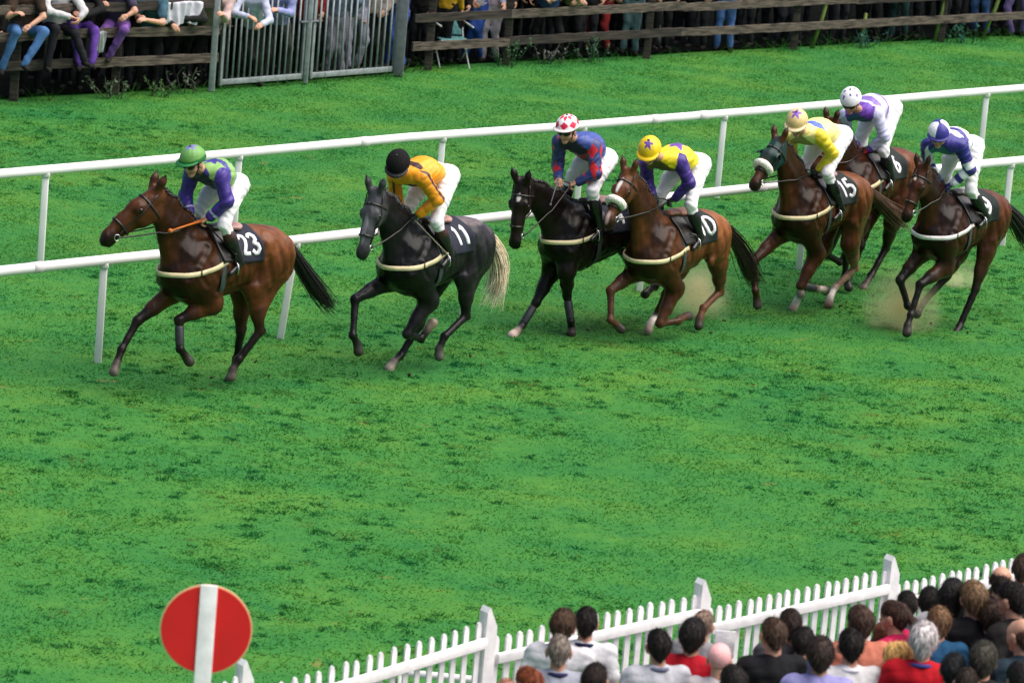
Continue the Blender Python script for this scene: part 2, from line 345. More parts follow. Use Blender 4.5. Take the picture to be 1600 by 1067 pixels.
    for s in (-1, 1):
        hd((.53, s*.034, -.02), (.56, s*.036, -.03), .028, .022, .8, .02, mzc*.5); hd((.562, s*.040, -.028), (.575, s*.040, -.034), .012, .012, .8, .008, V(.004, .003, .003)); hd((.17, s*.075, .018), (.22, s*.072, .016), .018, .016, 1, .02, hcc*.7)
        et = V(-.15, s*.090, .085) if not H.get('earb') else V(-.10, s*.10, -.07)
        hd((-.02, s*.05, .01), tuple(et*.55+V(-.02, s*.05, .01)*.45), .034, .038, (1, .8, 1), .02, hc); hd(tuple(et*.5+V(-.02, s*.05, .01)*.5), tuple(et), .036, .006, (1, .8, 1), .015, cd)
    P += HPr
    # neck
    nk0 = Rt_@V(.50, 0, 1.34)+tro; nb = Rt_@V(.30, 0, 1.50)+tro; pe = PL+RH@V(.05, 0, -.10)*g
    mid = nk0*.5+pe*.5+V(.0, 0, .02); un = unit(np.cross(unit(pe-nk0), V(0, 1, 0))); un = un if un[2] > 0 else -un
    P.append(Prim(nk0, mid, .215, .143, (1, .56, 1), .10, c0*.25)); P.append(Prim(mid, pe, .143, .102, (1, .60, 1), .07, c0*.34))  # neck shade painted into the coat colour
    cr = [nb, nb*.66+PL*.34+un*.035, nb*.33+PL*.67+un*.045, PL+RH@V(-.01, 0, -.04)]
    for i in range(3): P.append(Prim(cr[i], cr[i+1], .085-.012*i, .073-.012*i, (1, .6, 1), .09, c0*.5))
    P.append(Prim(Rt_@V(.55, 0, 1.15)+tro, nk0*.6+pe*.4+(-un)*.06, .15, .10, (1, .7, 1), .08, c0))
    P.append(Prim(tb+V(.05, 0, .0), tb+V(-.06, 0, -.03), .05, .035, 1, .05, c0))
    # body mesh
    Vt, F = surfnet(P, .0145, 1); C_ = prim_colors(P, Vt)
    # coat tones also hold painted shade (chest, neck) and light (rump); darker legs; markings
    for (q, r, c, frame) in H.get('paint', []):
        cc = (PL+RH@(V(*q)*g)) if frame == 'h' else V(*q)
        dd = np.linalg.norm((Vt-cc)@(RH if frame == 'h' else np.eye(3))/np.array(r), axis=1); a = np.clip((1.15-dd)/.3, 0, 1)[:, None]
        C_ = C_*(1-a)+np.array(c)*a
    gr = [((.36, 1.46), (.60, 1.16), .012, .028), ((.10, 1.42), (.14, 1.22), .010, .03), ((.14, 1.22), (.22, 1.00), .014, .026), ((.50, 1.22), (.36, 1.06), .010, .022), ((.40, 1.36), (.24, 1.14), .007, .03),
      ((-.36, 1.42), (-.34, 1.06), .012, .035), ((-.70, 1.50), (-.80, 1.08), .013, .024), ((-.56, 1.44), (-.66, 1.10), .010, .026), ((-.44, 1.30), (-.52, 1.02), .009, .026), ((.05, .95), (-.30, 1.03), .006, .02)]
    gr += [((.02-.085*i, 1.36), (-.04-.085*i, 1.06), .0035, .018) for i in range(4)]
    Q_ = (Vt-tro)@Rt_; dis = np.zeros(len(Vt))
    for (a_, b_, dp, wd_) in gr:
        a2, b2 = np.array(a_), np.array(b_); q2 = Q_[:, [0, 2]]-a2; ba = b2-a2; t_ = np.clip(q2@ba/(ba@ba), 0, 1); d2 = np.linalg.norm(q2-t_[:, None]*ba, axis=1); dis += dp*(-np.exp(-(d2/wd_)**2)+.55*np.exp(-((d2-wd_*2.1)/wd_)**2))
    dis *= np.clip((np.abs(Q_[:, 1])-.09)/.06, 0, 1)*(Q_[:, 2] > .92)
    dis += .0016*np.sin(Vt@V(23, 31, 17)+2*np.sin(Vt@V(13, 9, 27)))+.0012*np.sin(Vt@V(-41, 38, 29)+1.5*np.sin(Vt@V(19, -33, 11)))
    Vt = Vt+gradn(P, Vt)*dis[:, None]
    root = empty('horse', tuple(O), math.atan2(f[1], f[0])); H['root_o'] = root
    tag(root, H['label'], 'horse', 'racehorses galloping down the track')
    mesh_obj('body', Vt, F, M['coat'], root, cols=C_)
    rng = np.random.default_rng(int(H['root'][0]))
    # eyes
    for s in (-1, 1):
        m = MB(); m.ellipsoid(PL+RH@(V(.195, s*.083, -.008)*g), .022*g); m.build('eye', M['eye'], root)
    # mane
    m = MB(); n = 26; crest = []
    for i in range(n):
        t = .04+.96*i/(n-1); seg = t*3; k = min(int(seg), 2); q = cr[k]*(1-(seg-k))+cr[k+1]*(seg-k); crest.append(q)
    crest = np.array(crest); cs = raymarch(P, crest, np.tile(un, (n, 1)), .30)
    for i, q in enumerate(cs):
        for j in range(2):
            m.ellipsoid(q+V(rng.normal(0, .004), rng.normal(0, .006), 0)+un*(.006+.010*j), (.021, .017, .017)); 
        if H.get('mane', 'plait') == 'loose' or i > n-4:
            for j in range(7):
                a = q+V(rng.normal(0, .02), rng.normal(0, .008), 0); ln = rng.uniform(.06, .13); b = a+un*rng.uniform(.0, .03)+V(rng.normal(-.04, .02), rng.normal(-.03, .02), -ln*.2)
                m.tube([a-un*.01, b, b+V(-.02, -.03, -ln*.6)], [.006, .005, .002], 5)
    m.build('mane', M[H.get('manem', 'hair_black')], root)
    # tail
    if H.get('tail'):
        m = MB(); tp_ = [px(*q[:2], q[2] if len(q) > 2 else 0.0) for q in H['tail']]; tp_ = [tb+V(-.02, 0, 0)]+tp_; sp = H.get('tspread', .09)
        def bez(ps, t):
            ps = [np.array(q) for q in ps]
            while len(ps) > 1: ps = [ps[i]*(1-t)+ps[i+1]*t for i in range(len(ps)-1)]
            return ps[0]
        for i in range(int(H.get('tn', 230)*1.7)):
            o = rng.normal(0, 1, 3); ln = rng.uniform(.62, 1.0); pts = []; wob = rng.normal(0, 1, 3)
            if rng.random() < .12: ln *= 1.08; wob = wob*2.2
            for j in range(8):
                t = ln*j/7; pts.append(bez(tp_, min(t, 1))+o*(.013+sp*.42*math.sin(min(1, t*1.1)*math.pi*.62))+wob*sp*.35*t**2.2)
            m.tube(pts, [.0062]*3+[.0055, .0045, .0035, .0022, .001], 3, cap=False)
        m.build('tail', M[H.get('tailm', 'hair_black')], root)
    # bridle
    def hp(a, b, c): return PL+RH@(V(a, b, c)*g)
    def ring(a, cz, ang=0.0, n=22, off=.006):
        ct = hp(a, 0, cz); ds = []
        for k in range(n):
            th = 2*math.pi*k/n; ds.append(RH@unit(V(math.sin(ang)*math.cos(th), math.sin(th), math.cos(th)*math.cos(ang))))
        ds = np.array(ds); q = raymarch(HPr, np.tile(ct, (n, 1)), ds, .2*g); return q+ds*off, ds
    m = MB()
    for (a, cz, ang) in ((.10, -.05, 0), (.385, -.045, .05)):
        q, ds = ring(a, cz, ang); q = np.concatenate([q, q[:1]]); ds = np.concatenate([ds, ds[:1]])
        if a < .2:
            keep = [i for i in range(len(q)) if (q[i]-hp(a, 0, cz))@RH[:, 2] > -.20]; 
        rb = ribbon(list(q), list(ds), .020, .006); m.add(rb.v, rb.f)
    for s in (-1, 1):
        a_ = np.array([hp(.0+.46*t, 0, -.01-.055*t) for t in np.linspace(0, 1, 12)]); ds = np.tile(RH@V(0, s, 0), (12, 1)); q = raymarch(HPr, a_, ds, .25)+ds*.005
        rb = ribbon(list(q), list(ds), .018, .006); m.add(rb.v, rb.f)
    m.build('bridle', M['leather_dark'], root)
    bits = []
    for s in (-1, 1):
        q = raymarch(HPr, np.array([hp(.475, 0, -.07)]), np.array([RH@V(0, s, 0)]), .2)[0]+RH@V(0, s*.012, 0); bits.append(q)
        mm = MB(); mm.tube([q+RH@V(math.cos(t)*.032, 0, math.sin(t)*.032) for t in np.linspace(0, 2*math.pi, 17)], .006, 6, cap=False); mm.build('bit_ring', M['steel'], root)
    H['bits'] = bits
    if H.get('noseband'):
        q, ds = ring(.335, -.04, -.1, 30, 0); keep = [i for i in range(30) if (math.cos(2*math.pi*i/30) > -.35)]; order = sorted(keep, key=lambda i: (i+15) % 30)
        pr = [Prim(q[i]+ds[i]*.014, q[j]+ds[j]*.014, .037, .037, 1, .02, (.8, .76, .68)) for i, j in zip(order[:-1], order[1:])]
        v_, f_ = surfnet(pr, .009, 1); v_ = v_+rng.normal(0, .0022, v_.shape); mesh_obj('noseband', v_, f_, M['fleece'], root)
    if hood is not None:
        for s in (-1, 1):     # blinker cups
            c_ = hp(.185, s*.085, .0); m = MB(); pts = []
            for th in np.linspace(-1.9, 1.9, 12): pts.append((c_+RH@V(-math.cos(th)*.055, s*.01, math.sin(th)*.052), c_+RH@V(-math.cos(th)*.045+.01, s*.055, math.sin(th)*.045)))
            v_ = [p for ab in pts for p in ab]; f_ = [(2*i, 2*i+1, 2*i+3, 2*i+2) for i in range(11)]
            off = [p+RH@V(.006, 0, 0) for p in v_]; n_ = len(v_); m.add(v_+off, f_+[tuple(q+n_ for q in reversed(ff)) for ff in f_]+[(2*i+1, 2*i+1+n_, 2*i+3+n_, 2*i+3) for i in range(11)]); m.build('blinker', M['hood_green'], root)
    # strap around the chest, girths, saddle cloth
    body = P[:Ttop]+[p for p in P[Ttop:] if p.c is c0 or True]
    def radial_x(x, th0, th1, n, wid, nm, mt, zc=1.20, lean=0.0, off=.006):
        th = np.linspace(th0, th1, n); ct = np.tile(Rt_@V(x, 0, zc)+tro, (n, 1)); ct[:, 0] += lean*np.cos(th); ds = np.stack([np.zeros(n), np.sin(th), np.cos(th)], 1)
        q = raymarch(P[:Ttop], ct, ds, .7)+ds*off; nn = gradn(P[:Ttop], q); return q, nn
    # breast strap
    n = 44; th = np.linspace(-1.95, 1.95, n); zz = H.get('strapz', 1.17)+.13*np.clip(np.abs(th)/1.95, 0, 1)**1.6; ct = np.stack([np.full(n, .22), np.zeros(n), zz], 1); ct = (ct@Rt_.T)+tro
    ds = np.stack([np.cos(th), np.sin(th), np.zeros(n)], 1); body2 = P
    q = raymarch(P, ct, ds, 1.0)+ds*.008; nn = gradn(P, q)
    ribbon(list(q), list(nn), .050, .005).build('breast_strap', M[H.get('strapm', 'strap_cream')], root)
    m = MB()
    for i in (12, 31):
        rb = ribbon([q[i]+V(0, 0, .033)+nn[i]*.008, q[i]+nn[i]*.012, q[i]+V(0, 0, -.033)+nn[i]*.008], [nn[i]]*3, .014, .004); m.add(rb.v, rb.f)
    m.build('strap_keeper', M['leather_dark'], root)
    q, nn = radial_x(.16, -math.pi, math.pi, 56, .07, '', None); ribbon(list(q), list(nn), .075, .006).build('girth', M[H.get('girthm', 'girth_green')], root)
    # saddle cloth
    nx, na = 26, 40; amax = 1.34; xs = np.linspace(.10, -.34+H.get('nx', 0), nx); an = np.linspace(-amax, amax, na)
    X_, A_ = np.meshgrid(xs, an, indexing='ij'); Xf, Af = X_.ravel(), A_.ravel()
    sk = 0.0
    def clothpt(x, a, off):
        x = np.asarray(x, float); a = np.asarray(a, float); ct = np.stack([x-.06*np.abs(a), 0*x, 0*x+1.20], 1)@Rt_.T+tro; ds = np.stack([0*x, np.sin(a), np.cos(a)], 1)
        return raymarch(P[:Ttop], ct, ds, .7)+ds*off
    q = clothpt(Xf, Af, .010)+0; q2 = clothpt(Xf, Af, .018); q2[:, 1] += .002*np.sin(Xf*40)
    fs = []
    N_ = nx*na
    for i in range(nx-1):
        for j in range(na-1):
            a = i*na+j; fs.append((a, a+na, a+na+1, a+1)); fs.append((N_+a, N_+a+1, N_+a+na+1, N_+a+na))
    bd = [j for j in range(na)]+[i*na+na-1 for i in range(1, nx)]+[(nx-1)*na+j for j in range(na-2, -1, -1)]+[i*na for i in range(nx-2, 0, -1)]
    for a, b in zip(bd, bd[1:]+bd[:1]): fs.append((a, b, N_+b, N_+a))
    cl = mesh_obj('saddle_cloth', np.concatenate([q, q2]), fs, M[H.get('clothm', 'cloth_navy')], root)
    for s in (1, -1):
        m = MB(); txt = H['num']; hh = .205; ww = .11; tot = len(txt)*ww+(len(txt)-1)*.02
        x0, a0 = (-.185+H.get('nx', 0), .74)
        for ci, chh in enumerate(txt):
            for st in DIG[chh]:
                pts = []
                for (p0, p1) in zip(st[:-1], st[1:]):
                    k = max(2, int(math.hypot((p1[0]-p0[0])*ww, (p1[1]-p0[1])*hh)/.02))
                    pts += [(p0[0]*(1-t/k)+p1[0]*t/k, p0[1]*(1-t/k)+p1[1]*t/k) for t in range(k)]
                pts.append(st[-1]); pts = np.array(pts)
                ux = (ci*(ww+.02)+pts[:, 0]*ww-tot/2); xx = x0-ux*1.0 if s > 0 else x0+ux
                aa = s*(a0-(pts[:, 1]-.5)*hh/.33); q_ = clothpt(xx, aa, .022); nn_ = gradn(P[:Ttop], q_)
                rb = ribbon(list(q_), list(nn_), .040, .003); m.add(rb.v, rb.f)
        m.build('number', M['white_cloth'], cl)
    # saddle
    sp_ = []; top = lambda x: float(raymarch(P[:Ttop], np.array([Rt_@V(x, 0, 1.25)+tro]), np.array([[0, 0, 1.]]), .6)[0][2])
    zt = [top(x) for x in (.16, .0, -.18)]; pk = np.array(H.get('saddlec', (.035, .02, .015))); cn_ = np.array(H.get('cantle', (.50, .27, .24)))
    sp_.append(Prim(V(.16, 0, zt[0]+.03), V(.0, 0, zt[1]+.02), .035, .04, (1, 2.2, 1), .03, pk)); sp_.append(Prim(V(.0, 0, zt[1]+.02), V(-.17, 0, zt[2]+.035), .04, .040, (1, 2.8, 1), .03, pk*.4+cn_*.6))
    sp_.append(Prim(V(-.17, 0, zt[2]+.03), V(-.21, 0, zt[2]+.045), .035, .034, (1, 3.2, 1), .02, cn_))
    v_, f_ = surfnet(sp_, .012, 1); mesh_obj('saddle', v_, f_, M['leather_attr'], root, cols=prim_colors(sp_, v_))
    for s in (-1, 1):
        nx2, na2 = 8, 14; X_, A_ = np.meshgrid(np.linspace(.20, -.02, nx2), np.linspace(.15, 1.25, na2), indexing='ij'); xx = X_.ravel()+.05*np.sin(A_.ravel()*1.8); q_ = clothpt(xx, s*A_.ravel(), .026); q3 = clothpt(xx, s*A_.ravel(), .034)
        n_ = len(q_); fs = []
        for i in range(nx2-1):
            for j in range(na2-1):
                a = i*na2+j; fs.append((a, a+na2, a+na2+1, a+1)); fs.append((n_+a, n_+a+1, n_+a+na2+1, n_+a+na2))
        bd = [j for j in range(na2)]+[i*na2+na2-1 for i in range(1, nx2)]+[(nx2-1)*na2+j for j in range(na2-2, -1, -1)]+[i*na2 for i in range(nx2-2, 0, -1)]
        for a, b in zip(bd, bd[1:]+bd[:1]): fs.append((a, b, n_+b, n_+a))
        mesh_obj('saddle_flap', np.concatenate([q_, q3]), fs, M['leather_dark'], root)
    # leg boots
    for nm in H.get('boots', []):
        E_, K, Fk, Cr, To = H['j'+nm]; m = MB(); a = K*.80+Fk*.20; b = K*.08+Fk*.92; m.tube([a, a*.9+b*.1, b*.9+a*.1, b], [.043, .050, .047, .042], 12); m.build('leg_wrap', M[H.get('bootm', 'boot_black')], root)
    H['P'] = P; H['zt'] = zt; H['T'] = (Rt_, tro)
    return root
# ------------------------------------------------------------------ people
SKIN = V(.52, .27, .18)
def head_prims(c, fwd_, up_, g=1.0, skin=SKIN, k=.02):
    """c = centre of the skull, fwd_ = facing, up_ = crown direction"""
    fw = unit(fwd_); lt = unit(np.cross(up_, fw)); u = np.cross(fw, lt); R = np.stack([fw, lt, u], 1); P = []
    def a(p, q, ra, rb, w=1, kk=.02, cc=skin): P.append(Prim(V(*p)*g, V(*q)*g, ra*g, rb*g, w, kk*g, cc, R, c))
    a((-.02, 0, .02), (.015, 0, .01), .088, .084, .88, .03); a((.02, 0, -.04), (.045, 0, -.075), .068, .042, .85, .04)
    a((.075, 0, -.005), (.103, 0, -.035), .012, .016, .8, .015, skin*1.08); a((.06, 0, .02), (.07, 0, .02), .03, .026, 1.6, .02)
    a((.078, -.018, -.066), (.078, .018, -.066), .010, .010, 1, .008, V(.42, .14, .11)); a((.072, 0, -.10), (.066, 0, -.10), .018, .02, 1.2, .02)
    for s in (-1, 1):
        a((.05, s*.045, -.035), (.055, s*.04, -.045), .026, .024, 1, .02); a((-.005, s*.090, -.005), (-.015, s*.086, -.035), .026, .018, .45, .01, skin*.95)
        a((.079, s*.031, .004), (.080, s*.031, .004), .011, .011, 1, .004, V(.05, .04, .035))
    return P, R
def hand_prims(wr, dir_, pal, g=1.0, skin=SKIN, side=1, curl=1.2, fist=True):
    """wrist point, direction of the metacarpals, palm normal; four unequal fingers bent towards the palm and a thumb"""
    d = unit(dir_); n = unit(pal-d*np.dot(pal, d)); s = np.cross(n, d)*side; P = []
    P.append(Prim(wr, wr+d*.03*g, .026*g, .030*g, 1, .02, skin)); kn = wr+d*.085*g
    for i, (o, L) in enumerate(((.030, .040), (.010, .044), (-.010, .041), (-.029, .033))):
        k0 = kn+s*o*g-d*abs(o-.01)*.2*g; P.append(Prim(wr+d*.02*g+s*o*.6*g, k0, .016*g, .0125*g, 1, .012, skin))
        c1, c2 = curl*.8, curl*1.7; p1 = k0+(d*math.cos(c1)+n*math.sin(c1))*L*g; p2 = p1+(d*math.cos(c2)+n*math.sin(c2))*L*.75*g; c3 = c2+.5; p3 = p2+(d*math.cos(c3)+n*math.sin(c3))*L*.5*g
        P += [Prim(k0, p1, .0105*g, .0095*g, 1, .006, skin), Prim(p1, p2, .0095*g, .0085*g, 1, .005, skin), Prim(p2, p3, .0085*g, .007*g, 1, .005, skin)]
    t0 = wr+d*.025*g+s*.026*g; t1 = t0+(d*.6+s*.5+n*.5)*.036*g; t2 = t1+(d*.8+n*.6)*.030*g
    P += [Prim(t0, t1, .015*g, .0115*g, 1, .012, skin), Prim(t1, t2, .0115*g, .009*g, 1, .006, skin)]
    return P
def star2d(x, y, r, rot=0):
    th = np.arctan2(y, x)+rot; rr = np.hypot(x, y); a = np.abs(((th/(2*math.pi)*5) % 1)-.5)*2
    return rr < r*(.42+.58*a**1.3)
def build_person_core(J, px=None): pass
def make_jockey(H):
    J = H['jock']; px = H['px']; root = empty('person', tuple(H['O']), math.atan2(H['f'][1], H['f'][0]))
    tag(root, J['label'], 'person', 'jockeys riding in the race')
    S = {n: px(*J['sh'][i], s*.175) for i, (n, s) in enumerate((('L', 1), ('R', -1)))}
    E_ = {n: px(*J['el'][i], s*(.27 if s > 0 else .24)) for i, (n, s) in enumerate((('L', 1), ('R', -1)))}
    Wr = {n: px(*J['wr'][i], s*(.085)) for i, (n, s) in enumerate((('L', 1), ('R', -1)))}
    hipL = px(*J['hip'], .12); hips = {'L': hipL, 'R': V(hipL[0]+.01, -.12, hipL[2])}
    kn = {'L': px(*J['kn'][0], .24), 'R': px(*J['kn'][1], -.22)}; an = {'L': px(*J['an'], .30)}; an['R'] = V(an['L'][0]+.03, -.30, an['L'][2]+.0)
    to = {'L': px(*J['to'], .31)}; dt = to['L']-an['L']; dt = unit(V(max(dt[0], .05), 0.01, min(dt[2], -.02)))*.17; to['L'] = an['L']+dt; to['R'] = an['R']+dt*V(1, -1, 1)
    for n in 'LR':      # keep bone lengths plausible
        v = E_[n]-S[n]; E_[n] = S[n]+unit(v)*np.clip(np.linalg.norm(v), .25, .31); v = Wr[n]-E_[n]; Wr[n] = E_[n]+unit(v)*np.clip(np.linalg.norm(v), .22, .27)
    hc = px(*J['hc'], 0.02); ch_ = px(*J['chin'], .02)
    print('   jockey', H['tagn'], 'hip', hipL.round(2), 'kn', kn['L'].round(2), 'an', an['L'].round(2), 'sh', S['L'].round(2), S['R'].round(2), 'wr', Wr['L'].round(2), 'head', hc.round(2))
    pel = (hips['L']+hips['R'])/2; nck = (S['L']+S['R'])/2+V(.0, 0, .03); spn = unit(nck-pel); lat = unit(S['L']-S['R']); dorsal = unit(np.cross(spn, V(0, 1, 0))); dorsal = dorsal if dorsal[2] > 0 else -dorsal
    yaw = RAD(J.get('yaw', 12)); pit = RAD(J.get('pit', 25)); fw = V(math.cos(yaw)*math.cos(pit), math.sin(yaw)*math.cos(pit), -math.sin(pit)); upv = V(math.cos(yaw)*math.sin(pit), math.sin(yaw)*math.sin(pit), math.cos(pit))
    HP_, HR = head_prims(hc-upv*.040, fw, upv, 1.08)
    Rb = np.stack([spn, np.cross(dorsal, spn)*-1 if False else np.cross(spn, dorsal)*-1, dorsal], 1)
    Rb[:, 1] = unit(np.cross(Rb[:, 2], Rb[:, 0]))
    silk, bree, skinp = [], [], []
    def tor(lst, a, b, ra, rb, ww, k, c):   # capsules laid in the torso's frame
        o = pel; lst.append(Prim(Rb.T@(a-o), Rb.T@(b-o), ra, rb, ww, k, c, Rb, o))
    mid = pel*.5+nck*.5+dorsal*.035; sk = SKIN
    for lst, e, c in ((silk, .012, V(1, 0, 0)), (skinp, -.012, sk)):
        tor(lst, pel+spn*.10+dorsal*.01, mid, .118+e, .134+e, (1, 1.30, 1), .06, c); tor(lst, mid, nck-spn*.06, .134+e, .115+e, (1, 1.42, 1), .06, c)
        tor(lst, nck-spn*.02, nck+spn*.03, .07+e, .06+e, (1, 1.4, 1), .05, c)
        for n in 'LR':
            lst.append(Prim(nck*.5+S[n]*.5, S[n], .072+e, .066+e, 1, .05, c)); cc = (V(0, 1, 0) if n == 'L' else V(0, 0, 1)) if lst is silk else c
            lst.append(Prim(S[n], E_[n], .068+e, .058+e, 1, .04, cc)); w2 = Wr[n]*.93+E_[n]*.07
            lst.append(Prim(E_[n], w2 if lst is silk else Wr[n], (.056 if lst is silk else .046)+e, (.040 if lst is silk else .034)+e, 1, .03, cc))
    skinp.append(Prim(nck, hc-upv*.085-fw*.02, .055, .052, 1, .03, sk))
    for lst, e, c in ((bree, .004, V(.9, .88, .88)), (skinp, -.012, sk)):
        tor(lst, pel-spn*.04, pel+spn*.10, .115+e, .105+e, (1, 1.35, 1), .06, c)
        for n in 'LR':
            s = 1 if n == 'L' else -1
            lst.append(Prim(hips[n]-spn*.05+dorsal*.0, hips[n]*.5+kn[n]*.5, .115+e, .088+e, 1, .06, c)); lst.append(Prim(hips[n]*.5+kn[n]*.5, kn[n], .088+e, .062+e, 1, .04, c)); cal = kn[n]*.62+an[n]*.38
            lst.append(Prim(kn[n], cal, .060+e, .056+e, 1, .04, c))
            if lst is skinp: lst.append(Prim(cal, an[n], .045, .028, 1, .03, c)); lst.append(Prim(an[n], an[n]*.4+to[n]*.6+V(0, 0, -.01), .024, .016, 1, .02, c))
    v0 = surfnet(skinp, .013, 1); parts = [(v0[0], v0[1], prim_colors(skinp, v0[0]))]
    v1 = surfnet(HP_, .0065, 0); hcol = prim_colors(HP_, v1[0], .004); parts.append((v1[0], v1[1], hcol))
    gl = J.get('gloves'); hcol_ = SKIN if gl is None else V(*gl)
    for n in 'LR':
        d_ = unit(unit(Wr[n]-E_[n])*.6+V(.5, -.4 if n == 'L' else .4, -.1)); hpz = hand_prims(Wr[n], d_, V(.1, -.5 if n == 'L' else .5, -.9), 1.05, hcol_, 1 if n == 'L' else -1, 1.25)
        v2 = surfnet(hpz, .0045, 0); parts.append((v2[0], v2[1], prim_colors(hpz, v2[0], .003)))
        H['hand'+n] = Wr[n]+d_*.075
    v, f, c = merge(parts); mesh_obj('body', v, f, M['skin'], root, cols=c)
    # silks with the stable's pattern woven in
    sv, sf = surfnet(silk, .0095, 1); reg = prim_colors(silk, sv, .004)
    rng = np.random.default_rng(int(hc[0]*1000)+J['seed'])
    q = (sv-pel)@Rb; tt = q[:, 0]/np.linalg.norm(nck-pel); ang = np.arctan2(q[:, 1], q[:, 2]); arm = np.where(reg[:, 1] > .5, 1, np.where(reg[:, 2] > .5, 2, 0))
    ta = np.zeros(len(sv)); aa = np.zeros(len(sv))
    for i, n in ((1, 'L'), (2, 'R')):
        m = arm == i; ve = E_[n]-S[n]; vw = Wr[n]-E_[n]; p = sv-S[n]; t1 = p@ve/(ve@ve); p2 = sv-E_[n]; t2 = p2@vw/(vw@vw); tj = np.where((t1 < 1) & (t2 < .1), t1, 1+np.clip(t2, 0, 1)); ta[m] = tj[m]
        r_ = p-np.outer(t1, ve); aa[m] = np.arctan2(r_[:, 1], r_[:, 0]*1.0+r_[:, 2]*.3)[m]
    # cloth wrinkles as shape
    wv = np.sin(sv@V(24, 9, 33)+2.2*np.sin(sv@V(8, -13, 11)+J['seed'])); nz = .0065*(np.abs(wv)**.6-.55)+.0030*np.sin(sv@V(39, -12, 50)+2.5*np.sin(sv@V(11, 17, -9)))
    sv2 = sv+gradn(silk, sv)*nz[:, None]
    cc = J['pattern'](tt, ang, q, arm, ta, aa); mesh_obj('silks', sv2, sf, M['silk'], root, cols=cc)
    for n in 'LR':      # white cuffs
        a_ = Wr[n]*.90+E_[n]*.10; b_ = Wr[n]*1.0+E_[n]*.0; m = MB(); m.tube([a_, a_*.5+b_*.5, b_], [.047, .048, .043], 12); m.build('cuff', M[J.get('cuff', 'white_cloth')], root)
    bv, bf = surfnet(bree, .0125, 1); mesh_obj('breeches', bv+gradn(bree, bv)*(.0035*np.sin(bv[:, 2]*75+4*np.sin(bv[:, 0]*22)))[:, None], bf, M['breeches'], root)
    for n in 'LR':
        bp = []; top = kn[n]*.74+an[n]*.26; c1 = V(.012, .012, .014); c2 = V(*J.get('boottop', (.012, .012, .014)))
        calf = kn[n]*.5+an[n]*.5; bp.append(Prim(top, top*.6+calf*.4, .066, .068, 1, .01, c2)); bp.append(Prim(top*.5+calf*.5, calf, .067, .064, 1, .03, c1)); bp.append(Prim(calf, an[n], .062, .043, 1, .03, c1)); td = unit(to[n]-an[n])
        bp.append(Prim(an[n]-td*.04+V(0, 0, -.03), to[n]+V(0, 0, -.02), .036, .030, (1, 1, 1), .03, c1))
        v_, f_ = surfnet(bp, .011, 1); mesh_obj('boot', v_, f_, M['boot'], root, cols=prim_colors(bp, v_, .004))
    # helmet
    nu, nv = 72, 40; vs_, fs, cs = [], [], []; hcn = hc+upv*.012-fw*.008; Rh = np.stack([fw, np.cross(upv, fw), upv], 1)
    TH, PH = np.meshgrid(np.linspace(0.0, 1.66, nv), np.linspace(0, 2*math.pi, nu, endpoint=False), indexing='ij'); TH, PH = TH.ravel(), PH.ravel()
    lx = np.sin(TH)*np.cos(PH); ly = np.sin(TH)*np.sin(PH); lz = np.cos(TH); rr = 1+.006*np.sin(PH*9+TH*6)
    loc = np.stack([lx*.153*rr, ly*.130*rr, lz*.142*rr], 1); vs_ = hcn+loc@Rh.T
    for i in range(nv-1):
        for k in range(nu): fs.append((i*nu+k, (i+1)*nu+k, (i+1)*nu+(k+1) % nu, i*nu+(k+1) % nu))
    hcf = J['helmet'](lx, ly, lz, PH, TH); hcf[lz < -.02] = V(*J.get('band', (.015, .015, .018)))
    hel = mesh_obj('helmet', vs_, fs, M['silk'] if not J.get('velvet') else M['velvet'], root, cols=hcf)
    m = MB(); nn = 22; pk = []
    if J.get('peak') is not None:
        for i in range(nn+1):
            th = -1.15+2.3*i/nn; e = .045*math.cos(th/1.15*math.pi/2)**.7
            for (rr_, dz) in ((.144, .0), (.150+e, -.010), (.150+e, -.016), (.144, -.008)): pk.append(hcn+Rh@V(math.cos(th)*rr_*1.04, math.sin(th)*rr_*.92, .020+dz-.0))
        m.add(pk, [(i*4+k, i*4+(k+1) % 4, (i+1)*4+(k+1) % 4, (i+1)*4+k) for i in range(nn) for k in range(4)]); m.col = J['peak']; m.c = [J['peak']]*len(m.v); m.build('peak', M['silk'], hel, cols=True)
    m = MB(); m.ellipsoid(hcn+upv*.143, .013); m.c = [J.get('button', (.02, .02, .02))]*len(m.v); m.build('button', M['silk'], hel, cols=True)
    if J.get('goggles', True):
        gp = [Prim(hc-upv*.030+fw*.083+np.cross(upv, fw)*s*.034+upv*.004, hc-upv*.030+fw*.078+np.cross(upv, fw)*s*.052+upv*.004, .042, .034, 1, .02, (.02, .02, .02)) for s in (-1, 1)]
        v_, f_ = surfnet(gp, .006, 1); mesh_obj('goggles', v_, f_, M['glossy_black'], root)
    m = MB(); m.tube([hc+np.cross(upv, fw)*.10+fw*.01, hc+np.cross(upv, fw)*.072+fw*.03-upv*.10, hc+fw*.05-upv*.150, hc-np.cross(upv, fw)*.072+fw*.03-upv*.10, hc-np.cross(upv, fw)*.10+fw*.01], .008, 6); m.build('chin_strap', M['leather_dark'], hel)
    # stirrups and reins belong to the horse's tack
    hr = H['root_o']; sf_ = H['zt'][1]
